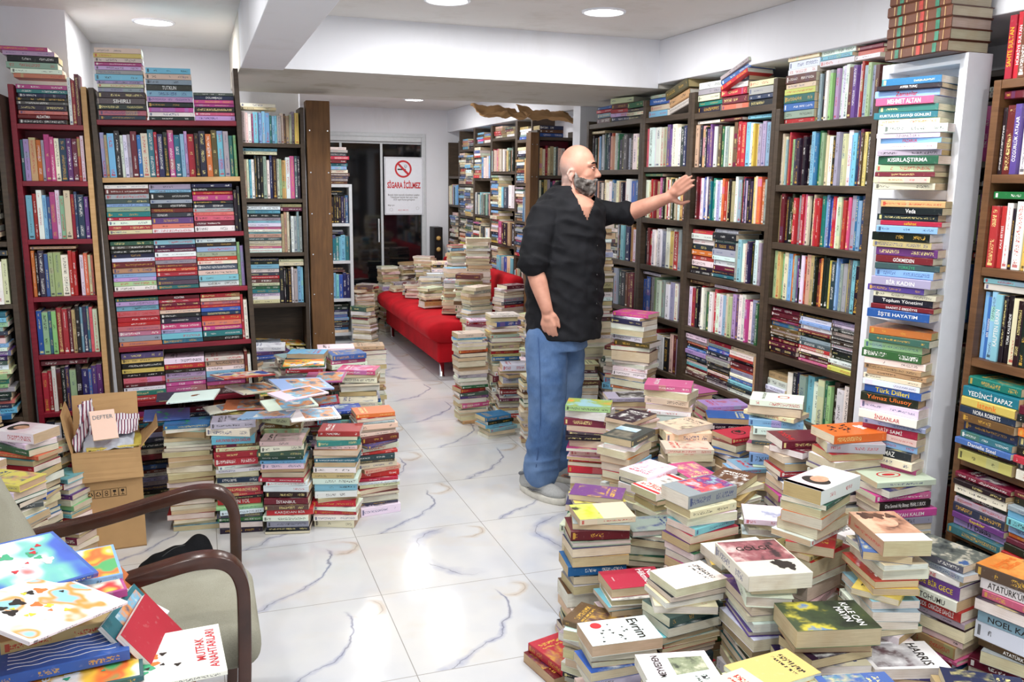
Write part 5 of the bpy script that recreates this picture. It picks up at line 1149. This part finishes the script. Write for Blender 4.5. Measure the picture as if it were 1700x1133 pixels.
# trainers
shoe = plain('grey_mesh_trainer', (176, 178, 178), .7, .3, 0, .1, 180, .4); sole = plain('trainer_sole', (222, 220, 210), .6); sdark = plain('trainer_trim', (96, 100, 108), .6)
def trainer(heel, toe, ank):
    d = (toe-heel); d.z = 0; ln = d.length; d.normalize(); s_ = Vector((-d.y, d.x, 0)); r3 = frame((0,0,0), d, s_, (0,0,1)).to_3x3()
    P_ = lambda x, y, z: Vector((heel.x, heel.y, 0))+d*x*ln+s_*y+Vector((0, 0, z))
    u_ = MB(); u_.caps([P_(.13, 0, .055), P_(.3, 0, .062), P_(.55, 0, .056), P_(.78, .004, .045), P_(.9, .006, .04)], [.036, .037, .042, .038, .028], 20)
    u_.caps([P_(.12, 0, .06), P_(.17, 0, .1)], [.036, .04], 16); u_.ball(P_(.7, 0, .045), (.09, .046, .028), 16, 10, r3)
    g = remesh(u_, 'shoe', shoe, .006, 6); g.parent = man; g.matrix_parent_inverse = MI
    so_ = MB(); k = 28; out = []
    for i in range(k):
        a_ = 2*PI*i/k; x = .5+.5*math.cos(a_); w_ = .040+.012*math.sin(min(1, x)*PI*.9-.4); out.append((x, w_*math.sin(a_)))
    for z, gr in ((0, .97), (.012, 1.04), (.03, 1.0)):
        for x, y in out: so_.v.append(P_(.5+(x-.5)*gr, y*gr, z+(.006*abs(x-.5)*2 if z else .0)))
    for j in range(2):
        for i in range(k): so_.f.append((j*k+i, j*k+(i+1) % k, (j+1)*k+(i+1) % k, (j+1)*k+i))
    so_.f += [tuple(range(k))[::-1], tuple(2*k+i for i in range(k))]; o = so_.build('sole', sole, g, True, .002); o.matrix_parent_inverse = Matrix.Identity(4)
    la = MB()
    for i in range(5): x = .4+.075*i; la.tube([P_(x, -.026, .085-.006*i), P_(x+.02, 0, .101-.008*i), P_(x, .026, .085-.006*i)], .003, 6)
    la.build('laces', M['inkwhite'], g, True)
    st_ = MB(); 
    for yy in (-1, 1): st_.tube([P_(.3, .042*yy, .045), P_(.42, .046*yy, .042), P_(.62, .047*yy, .06)], [.002, .005, .001], 6)
    st_.build('side_stripe', sdark, g, True)
    co = MB(); co.tube([P_(.14+.1*math.cos(a_)*1, .038*math.sin(a_), .108+.012*math.cos(a_)) for a_ in [2*PI*i/16 for i in range(17)]], .009, 8); co.build('shoe_collar', sdark, g, True)
trainer(at(864, 812, Z=0), at(937, 840, Z=0), na); trainer(at(915, 797, Z=0), at(990, 803, Z=0), fa)
# ------------------------------------------------------------------ book meshes
def quad_col(me, cols):  # per-face colours on loops
    pass
def book_geo(b, world=None):
    """two meshes' data: cover faces (verts, faces, uv per face, kind per face) and page block"""
    L, W, T = b['L'], b['W'], b['T']; hard = b['hard']
    o = .003 if hard else .0; t = min(.0025 if hard else .0008, T*.2); x0, x1, y0, y1 = -L/2, L/2, -W/2, W/2
    r = min(.004, T*.35) if hard else min(.0016, T*.2)
    prof = [(y1, 0), (y0+r, 0), (y0, r), (y0, T-r), (y0+r, T), (y1, T), (y1, T-t), (y0+t+r*.3, T-t), (y0+t, T-t-r*.3), (y0+t, t+r*.3), (y0+t+r*.3, t), (y1, t)]
    n_ = len(prof); v = [(x, y, z) for x in (x0, x1) for y, z in prof]; f = []; uv = []; kd = []
    for k in range(n_):
        k2 = (k+1) % n_; f.append((k, n_+k, n_+k2, k2))
        def U(x): return (x-x0)/.2 if L < .23 else (x-x0)/L
        if k in (1, 2, 3): q = [((x)/1, z/T) for x, z in ((0, prof[k][1]), (L/.2, prof[k][1]), (L/.2, prof[k2][1]), (0, prof[k2][1]))]; q = [(a/(L/.2), c) for a, c in q]; kd.append(.3)
        elif k in (0, 4): q = [(a, (prof[j][0]-y0)/W) for a, j in ((0, k), (1, k), (1, k2), (0, k2))]; kd.append(.6 if k == 4 else .0)
        else: q = [(0, 0)]*4; kd.append(0)
        uv.append(q)
    for s_, off in ((0, 0), (1, n_)):
        for quad in ((0, 11, 10, 1), (1, 10, 9, 2), (2, 9, 8, 3), (3, 8, 7, 4), (4, 7, 6, 5)):
            f.append(tuple(off+i for i in (quad if s_ == 0 else quad[::-1]))); uv.append([(0, 0)]*4); kd.append(0)
    pi_ = o; pv = [(x, y, z) for x in (x0+pi_, x1-pi_) for y, z in ((y0+t+.0005, t), (y1-pi_-.0008, t), (y1-pi_-.0008, T-t), (y0+t+.0005, T-t))]
    pf = [(0, 1, 2, 3), (4, 7, 6, 5), (1, 5, 6, 2), (0, 4, 5, 1), (3, 2, 6, 7)]
    h = T/.03
    puv = [[(0, 0), (.65, 0), (.65, h), (0, h)], [(0, 0), (0, h), (.65, h), (.65, 0)], [(0, 0), (1, 0), (1, h), (0, h)], [(0, 0)]*4, [(0, 0)]*4]
    if b['bend']: v = [(x, y, z+b['bend']*(2*y/W)**2) for x, y, z in v]
    return v, f, uv, kd, pv, pf, puv
def rgba(c, a): return tuple(lin(c))+(a,)
def mk_mesh(name, v, f, uv, c1, c2, mat):
    me = bpy.data.meshes.new(name); me.from_pydata(v, [], f)
    lay = me.uv_layers.new(name='UVMap'); flat = [c for q in uv for p in q for c in p]; lay.data.foreach_set('uv', flat)
    a = me.color_attributes.new('Col', 'FLOAT_COLOR', 'CORNER'); a.data.foreach_set('color', [x for q, c in zip(f, c1) for _ in q for x in c])
    if c2: a = me.color_attributes.new('Acc', 'FLOAT_COLOR', 'CORNER'); a.data.foreach_set('color', [x for q, c in zip(f, c2) for _ in q for x in c])
    me.materials.append(mat); me.update(); return me
# which books show, and how large: a grid of rays from the camera against everything
dg = bpy.context.evaluated_depsgraph_get(); dg.update()
bv = []; bf = []
for b in BOOKS:
    L, W, T = b['L']/2, b['W']/2, b['T']; k = len(bv); bv += [b['M']@Vector(p) for p in ((-L,-W,0),(L,-W,0),(L,W,0),(-L,W,0),(-L,-W,T),(L,-W,T),(L,W,T),(-L,W,T))]
    bf += [tuple(k+i for i in q) for q in ((3,2,1,0),(4,5,6,7),(0,1,5,4),(1,2,6,5),(2,3,7,6),(3,0,4,7))]
tree = BVHTree.FromPolygons(bv, bf); hits = {}
for iy in range(0, 1133, 3):
    for ix in range(0, 1700, 3):
        d = ray(ix+1.5, iy+1.5).normalized(); r_ = tree.ray_cast(CAM, d, 30)
        if r_[0] is None: continue
        ok, loc_, *_r = S.ray_cast(dg, CAM, d, distance=r_[3]-.002)
        if not ok: k = r_[2]//6; hits[k] = hits.get(k, 0)+1
SOLO = {}
for k, b in enumerate(BOOKS): SOLO.setdefault(b['kind'], []).append(k)
LIMIT = {'upright_book': 300, 'lying_book': 300, 'piled_book': 300}
chosen = set()
for kd_, ks in SOLO.items():
    ks = sorted(ks, key=lambda k: -(hits.get(k, 0)+(10000 if (BOOKS[k]['title'] or BOOKS[k]['cover']) and hits.get(k, 0) else 0)))
    ks = [k for k in ks if hits.get(k, 0) > 0 or kd_ not in LIMIT]
    chosen.update(ks[:LIMIT.get(kd_, 999)])
print('BOOKS', len(BOOKS), {k: (len(v), sum(1 for i in v if i in chosen)) for k, v in SOLO.items()}, 'hidden', sum(1 for k in range(len(BOOKS)) if not hits.get(k)))
def art(name, stops, scale=8, rough=.35, det=4, st=(1, 1, 1)):
    n = NT(name, rough, .45); oi = n.n('ShaderNodeObjectInfo'); va = n.n('ShaderNodeVectorMath', operation='ADD'); n.put(va.inputs[0], n.scale(n.obj(), *st)); cb = n.n('ShaderNodeCombineXYZ', {0: n.math('MULTIPLY', oi.outputs['Random'], 9), 1: n.math('MULTIPLY', oi.outputs['Random'], 4)}); n.put(va.inputs[1], cb.outputs[0]); q = n.noise(va.outputs[0], scale, det, .6); r = n.n('ShaderNodeValToRGB'); n.put(r.inputs[0], q); cr = r.color_ramp; cr.interpolation = 'EASE'
    while len(cr.elements) < len(stops): cr.elements.new(.5)
    for e, (p, c) in zip(cr.elements, stops): e.position = p; e.color = lin(c)+(1,)
    n.base(r.outputs[0]); return n.m
ARTS = {}
def A(name, *a, **k):
    if name not in ARTS: ARTS[name] = art(name, *a, **k)
    return ARTS[name]
def panel(o, nm, mat, u0, v0, u1, v1, b, dz=.0003):
    L, W, T = b['L'], b['W'], b['T']; q = MB().box(-L/2+u0*L, -W/2+v0*W, T, -L/2+u1*L, -W/2+v1*W, T+dz); return q.build(nm, mat, o)
def disc(o, nm, mat, u, v, r, b, dz=.0005, inner=0, sx=1, sy=1, n_=28):
    L, W, T = b['L'], b['W'], b['T']; c = (-L/2+u*L, -W/2+v*W); q = MB()
    for i in range(n_):
        a = 2*PI*i/n_; q.v.append(Vector((c[0]+r*sx*math.cos(a), c[1]+r*sy*math.sin(a), T+dz)))
    if inner:
        for i in range(n_): a = 2*PI*i/n_; q.v.append(Vector((c[0]+inner*sx*math.cos(a), c[1]+inner*sy*math.sin(a), T+dz)))
        q.f = [(i, (i+1) % n_, n_+(i+1) % n_, n_+i) for i in range(n_)]
    else: q.f = [tuple(range(n_))]
    return q.build(nm, mat, o)
def blobs(o, nm, mat, b, k, lo, hi, r0, r1, dz=.0006, seed=0):
    rr = random.Random(seed); q = MB(); L, W, T = b['L'], b['W'], b['T']
    for _ in range(k):
        u, v_ = rr.uniform(lo[0], hi[0]), rr.uniform(lo[1], hi[1]); r = rr.uniform(r0, r1); n_ = 12; c = (-L/2+u*L, -W/2+v_*W); base = len(q.v); ph = rr.random()*6
        for i in range(n_): a = 2*PI*i/n_; rad = r*(1+.35*math.sin(3*a+ph)); q.v.append(Vector((c[0]+rad*math.cos(a)*1.2, c[1]+rad*math.sin(a), T+dz+_*1e-5)))
        q.f.append(tuple(base+i for i in range(n_)))
    return q.build(nm, mat, o)
def cover_art(o, b):
    k = b['cover']; p = lambda *a, **kw: panel(o, *a, b, **kw)
    if k == 'tree': p('cover_picture', A('tree_print', [(.35, (222, 224, 196)), (.5, (150, 160, 130)), (.62, (58, 66, 58))], 14), .42, .14, .9, .8)
    elif k == 'disc': disc(o, 'cover_disc', M['inkred'], .78, .22, .017, b); blobs(o, 'cover_print', M['ink'], b, 16, (.4, .15), (.85, .9), .0015, .004)
    elif k == 'lime': p('cover_picture', A('lime_print', [(.4, (196, 222, 60)), (.56, (214, 232, 110)), (.66, (70, 60, 50))], 10), .0, .0, .42, 1)
    elif k == 'purple': p('cover_picture', A('purple_print', [(.38, (150, 190, 200)), (.48, (120, 60, 130)), (.56, (220, 90, 90)), (.66, (190, 190, 200))], 12), .3, .05, .98, .95)
    elif k == 'redbands': p('cover_band', M['inkred'], .03, .0, .10, 1); p('cover_band', M['inkred'], .86, .0, .95, 1); p('cover_picture', A('sketch_print', [(.42, (232, 228, 220)), (.56, (150, 145, 140)), (.66, (90, 86, 84))], 22), .55, .25, .8, .75)
    elif k == 'rose': p('cover_picture', A('rose_print', [(.36, (222, 190, 186)), (.5, (150, 90, 96)), (.62, (60, 44, 50))], 10), .02, .02, .6, .98); blobs(o, 'cover_print', M['ink'], b, 3, (.6, .5), (.85, .85), .012, .022)
    elif k == 'dusk': p('cover_picture', A('dusk_print', [(.32, (34, 42, 34)), (.46, (60, 74, 50)), (.56, (200, 190, 70)), (.62, (110, 140, 180)), (.72, (190, 200, 214))], 7), 0, 0, 1, 1)
    elif k == 'greencorner': p('cover_picture', A('green_print', [(.4, (232, 240, 232)), (.55, (160, 210, 180)), (.66, (90, 170, 120))], 9), .45, .0, .98, .5)
    elif k in ('grey', 'bw', 'photo'): p('cover_picture', A(k+'_print', {'grey': [(.35, (222, 222, 224)), (.5, (180, 178, 182)), (.64, (84, 60, 66))], 'bw': [(.38, (236, 236, 236)), (.5, (150, 150, 150)), (.6, (30, 30, 32))], 'photo': [(.34, (240, 235, 225)), (.44, (120, 180, 210)), (.54, (220, 150, 90)), (.64, (60, 90, 120))]}[k], 12), .28, .08, .94, .92)
    elif k == 'portrait': 
        p('cover_picture', A('sepia_print', [(.34, (226, 190, 160)), (.5, (190, 140, 112)), (.64, (96, 62, 46))], 8), 0, 0, .74, 1); disc(o, 'cover_face', A('face_print', [(.4, (224, 180, 150)), (.6, (196, 146, 118))], 20), .36, .52, .034, b, sx=1.2)
        blobs(o, 'cover_hair_print', M['ink'] if False else A('hair_print', [(.4, (70, 46, 34)), (.6, (100, 68, 48))], 20), b, 7, (.12, .2), (.2, .85), .01, .018, .0007, 3); p('cover_band', M['inkwhite'], .76, .0, 1, 1)
    elif k == 'collage': p('cover_picture', A('collage_print', [(.34, (40, 46, 50)), (.48, (90, 96, 92)), (.58, (180, 176, 160)), (.66, (60, 90, 140))], 16), .0, .0, 1, 1)
    elif k == 'orange': p('cover_picture', A('orange_print', [(.4, (206, 128, 56)), (.55, (230, 160, 80)), (.66, (120, 62, 36))], 8), .0, .0, .6, 1)
    elif k == 'woman':
        p('cover_picture', A('pale_rose_print', [(.4, (244, 238, 242)), (.6, (232, 206, 214))], 6), .0, .0, 1, 1); disc(o, 'cover_face', A('face_print', [(.4, (224, 180, 150)), (.6, (196, 146, 118))], 20), .42, .5, .026, b, .0006, sx=1.2)
        disc(o, 'cover_hair_print', M['ink'], .34, .5, .034, b, .0005, sx=1.0, sy=1.3); p('cover_band', M['inkyellow'] if False else A('violet_print', [(.4, (150, 110, 180)), (.6, (120, 84, 160))], 8), .0, .0, .08, 1)
    elif k == 'oval': disc(o, 'cover_oval', M['inkred'], .4, .5, .042, b, .0005, .036, 1, .62); disc(o, 'cover_mark', M['inkred'], .4, .5, .02, b, .0006, 0, 1.2, .5)
    elif k == 'orangecards': blobs(o, 'cover_print', M['ink'], b, 20, (.15, .15), (.6, .85), .003, .006); blobs(o, 'cover_print', M['inkwhite'], b, 4, (.66, .2), (.85, .8), .007, .01)
    elif k == 'ring': disc(o, 'cover_ring', M['inkred'], .62, .55, .022, b, .0005, .017)
    elif k == 'figure': disc(o, 'cover_ring', M['ink'], .45, .5, .03, b, .0005, .024); blobs(o, 'cover_print', M['ink'], b, 6, (.4, .4), (.55, .65), .004, .008)
    elif k == 'bluestrip': p('cover_picture', A('sky_print', [(.4, (150, 190, 220)), (.6, (210, 226, 236))], 6), .56, .3, .8, 1); p('cover_picture', A('dusk2_print', [(.4, (60, 62, 60)), (.6, (130, 126, 110))], 9), .1, .1, .5, .9)
    elif k == 'orangegreen': p('cover_picture', A('autumn_print', [(.36, (226, 150, 60)), (.5, (150, 176, 90)), (.62, (150, 190, 200))], 9), 0, 0, 1, 1)
    elif k == 'scribble': p('cover_picture', A('scribble_print', [(.42, (232, 232, 238)), (.56, (170, 176, 206)), (.64, (110, 116, 160))], 18), .3, .2, .85, .8)
    elif k == 'stars': blobs(o, 'cover_print', M['inkgreen'], b, 9, (.1, .1), (.9, .9), .006, .009)
    elif k == 'moon': disc(o, 'cover_glow', A('glow_print', [(.4, (230, 236, 244)), (.6, (150, 170, 200))], 8), .5, .5, .022, b, sx=1.6)
    elif k == 'bear': disc(o, 'bear_print', A('brown_print', [(.4, (130, 84, 52)), (.6, (170, 120, 80))], 20), .5, .5, .012, b); blobs(o, 'bear_print', A('brown_print', []), b, 3, (.45, .4), (.6, .6), .006, .008)
    elif k in ('cartoon', 'comic', 'panda', 'sea', 'keys'):
        sets = {'cartoon': ('inkblue', 'inkwhite', 'inkgreen'), 'comic': ('inkyellow', 'inkwhite', 'inkblue'), 'panda': ('inkorange', 'ink', 'inkyellow'), 'sea': ('inkgreen', 'inkwhite', 'inkred'), 'keys': ('inkorange', 'inkgreen', 'ink')}[k]
        kd = {'cartoon': [(.30, (60, 120, 200)), (.42, (250, 246, 240)), (.5, (250, 200, 70)), (.58, (240, 120, 60)), (.66, (90, 180, 110))], 'comic': [(.3, (250, 220, 80)), (.42, (214, 60, 60)), (.52, (250, 240, 220)), (.6, (60, 90, 170))],
              'panda': [(.36, (250, 250, 248)), (.5, (250, 250, 248)), (.57, (246, 160, 70)), (.63, (150, 210, 230))], 'sea': [(.3, (44, 70, 170)), (.46, (60, 96, 200)), (.56, (120, 200, 190)), (.62, (236, 240, 250)), (.68, (230, 90, 80))], 'keys': [(.4, (252, 252, 250)), (.6, (250, 246, 240))]}[k]
        p('cover_picture', A('kids_'+k, kd, 9 if k != 'sea' else 6, det=2), .03, .03, .97, .97)
        for i, m_ in enumerate(sets): blobs(o, 'cover_print', M[m_], b, 3+i*2, (.2, .2), (.65 if k == 'keys' else .8, .8), .004 if i < 2 else .003, (.018 if k == 'keys' else .013) if i < 2 else .006, .0008+i*.0002, seed=int(b['seed']*1e6)+i)
        if k == 'keys': blobs(o, 'cover_border_print', M['inkred'], b, 26, (.03, .04), (.1, .96), .002, .005, .0009, 5)
    elif k == 'waves': 
        q = MB(); L, W, T = b['L'], b['W'], b['T']
        for j in range(9): q.tube([(-L/2+L*(.1+.8*i/14), -W/2+W*(.12+.09*j)+.003*math.sin(i*1.3+j), T+.0006) for i in range(15)], .0008, 4)
        q.build('cover_waves', M['inkwhite'], o)
def title_on(o, b):
    tx, mt = b['title']; L, W, T = b['L'], b['W'], b['T']
    if b['kind'] in ('upright_book', 'lying_book') or b.get('tk') == 'spine':
        h = T*.62; w_ = min(L*.8, h*len(tx)*.62); text(tx, 'spine_title', M[mt], o, frame((0, -W/2, T/2), (1,0,0), (0,0,1), (0,-1,0)), w=w_, h=h, depth=.0006, bold=.008)
    else:
        n_ = max(len(t) for t in tx.split('\n')); lines = tx.count('\n')+1; w_ = min(W*.8, .022*n_); h = min(L*.4, w_/n_*1.5*lines)
        text(tx, 'cover_title', M[mt], o, frame((-L*(.26 if b['cover'] not in ('portrait', 'keys') else -.36), 0, T), (0,1,0), (-1,0,0), (0,0,1)), w=w_, h=h, depth=.0012, bold=.01)
        if b.get('L') and b['kind'] == 'piled_book' and b['cover'] is None:
            text('ROMAN', 'cover_subtitle', M[mt], o, frame((L*.36, 0, T), (0,1,0), (-1,0,0), (0,0,1)), w=W*.2, depth=.0011)
seen_l = set(); mass = {}; DUP = []
for k, b in enumerate(BOOKS):
    v, f, uv, kd_, pv, pf, puv = book_geo(b)
    if b['title'] or (b['c'] in 'W' and b['seed'] < .3): pass
    plainc = bool(b['cover']) or (b['title'] and b['kind'] not in ('upright_book', 'lying_book'))
    spt = b.get('nospine') or (b['title'] and (b['kind'] in ('upright_book', 'lying_book') or b['tk'] == 'spine'))
    if b['tk'] == 'spine': plainc = False
    c1 = [rgba(b['col'], b['seed'])]*len(f); c2 = [rgba(b['acc'], 0 if ((plainc and x == .6) or (spt and x == .3)) else x) for x in kd_]
    if k in chosen:
        o = bpy.data.objects.new(b['name'] or b['kind'], None); COL.objects.link(o); o.matrix_world = b['M']; o.empty_display_size = .02
        link('cover', mk_mesh('cover', v, f, uv, c1, c2, M['cover']), o)
        pg = link('pages', mk_mesh('pages', pv, pf, puv, [rgba(b['paper'], b['seed'])]*len(pf), None, M['paper']), o)
        if b.get('bands'):
            for u_, m_ in ((.12, 'inkgold'), (.2, 'inkgreen'), (.28, 'inkgold'), (.47, 'inkgold'), (.55, 'inkred'), (.63, 'inkgold'), (.8, 'inkgreen'), (.9, 'inkgold')):
                w_ = .06 if m_ != 'inkgold' else .012; mm = A('dull_gold', [(.4, (150, 122, 84)), (.6, (176, 150, 110))], 30) if m_ == 'inkgold' else A('dull_'+m_, [(.4, (40, 90, 72) if 'green' in m_ else (126, 40, 36)), (.6, (54, 108, 88) if 'green' in m_ else (150, 56, 48))], 30)
                MB().box(-b['L']/2+b['L']*(u_-w_/2), -b['W']/2-.0012, .003, -b['L']/2+b['L']*(u_+w_/2), -b['W']/2, b['T']-.003).build('spine_band', mm, o)
        if b['cover']: cover_art(o, b)
        if b['title']: title_on(o, b)
        col_ = PAL[b['c']][1]; lab = b['label']
        if not lab: lab = '%s%s %s' % (col_, ' titled' if spt and False else '', ('book ' if b['kind'] != 'piled_book' else 'book ')+b['where'])
        lab = ' '.join(lab.split())
        if len(lab.split()) > 16: lab = lab.replace(' the ', ' ')
        if len(lab.split()) > 16: lab = lab.replace('topped by ', 'under ').replace(' with ', ' ')
        if len(lab.split()) > 16: lab = ' '.join(lab.split()[:16])
        base_l = lab; j = 2
        if lab.lower() in seen_l: DUP.append(lab)
        while lab.lower() in seen_l: lab = ('thin ' if b['T'] < .018 else 'thick ')*(j == 2)+base_l if j == 2 else '%s, %s such' % (base_l, ordn(j)); j += 1
        seen_l.add(lab.lower()); tag(o, lab, b['cat'] or 'book', b['group'] or None)
    else:
        m = mass.setdefault(b['kind'], [[], [], [], [], [], [], [], [], []]); bs = len(m[0]); Mb = b['M']
        m[0] += [tuple(Mb@Vector(p)) for p in v]; m[1] += [tuple(bs+i for i in q) for q in f]; m[2] += uv; m[3] += c1; m[4] += c2
        bs = len(m[5]); m[5] += [tuple(Mb@Vector(p)) for p in pv]; m[6] += [tuple(bs+i for i in q) for q in pf]; m[7] += puv; m[8] += [rgba(b['paper'], b['seed'])]*len(pf)
NM = {'upright_book': ('upright_books', 'more books standing in rows on the shelves, too many to single out'), 'lying_book': ('lying_books', 'more books lying in columns on the shelves, too many to single out'), 'piled_book': ('piled_books', 'more books heaped on the floor and sofa, too many to single out')}
for kd_, m in mass.items():
    nm, lb = NM[kd_]
    v = m[0]+m[5]; bs = len(m[0]); f = m[1]+[tuple(bs+i for i in q) for q in m[6]]
    me = mk_mesh(nm, v, f, m[2]+m[7], m[3]+m[8], m[4]+[(0, 0, 0, 0)]*len(m[6]), M['cover']); me.materials.append(M['paper'])
    me.polygons.foreach_set('material_index', [0]*len(m[1])+[1]*len(m[6])); tag(link(nm, me), lb, 'books', None, 'stuff')
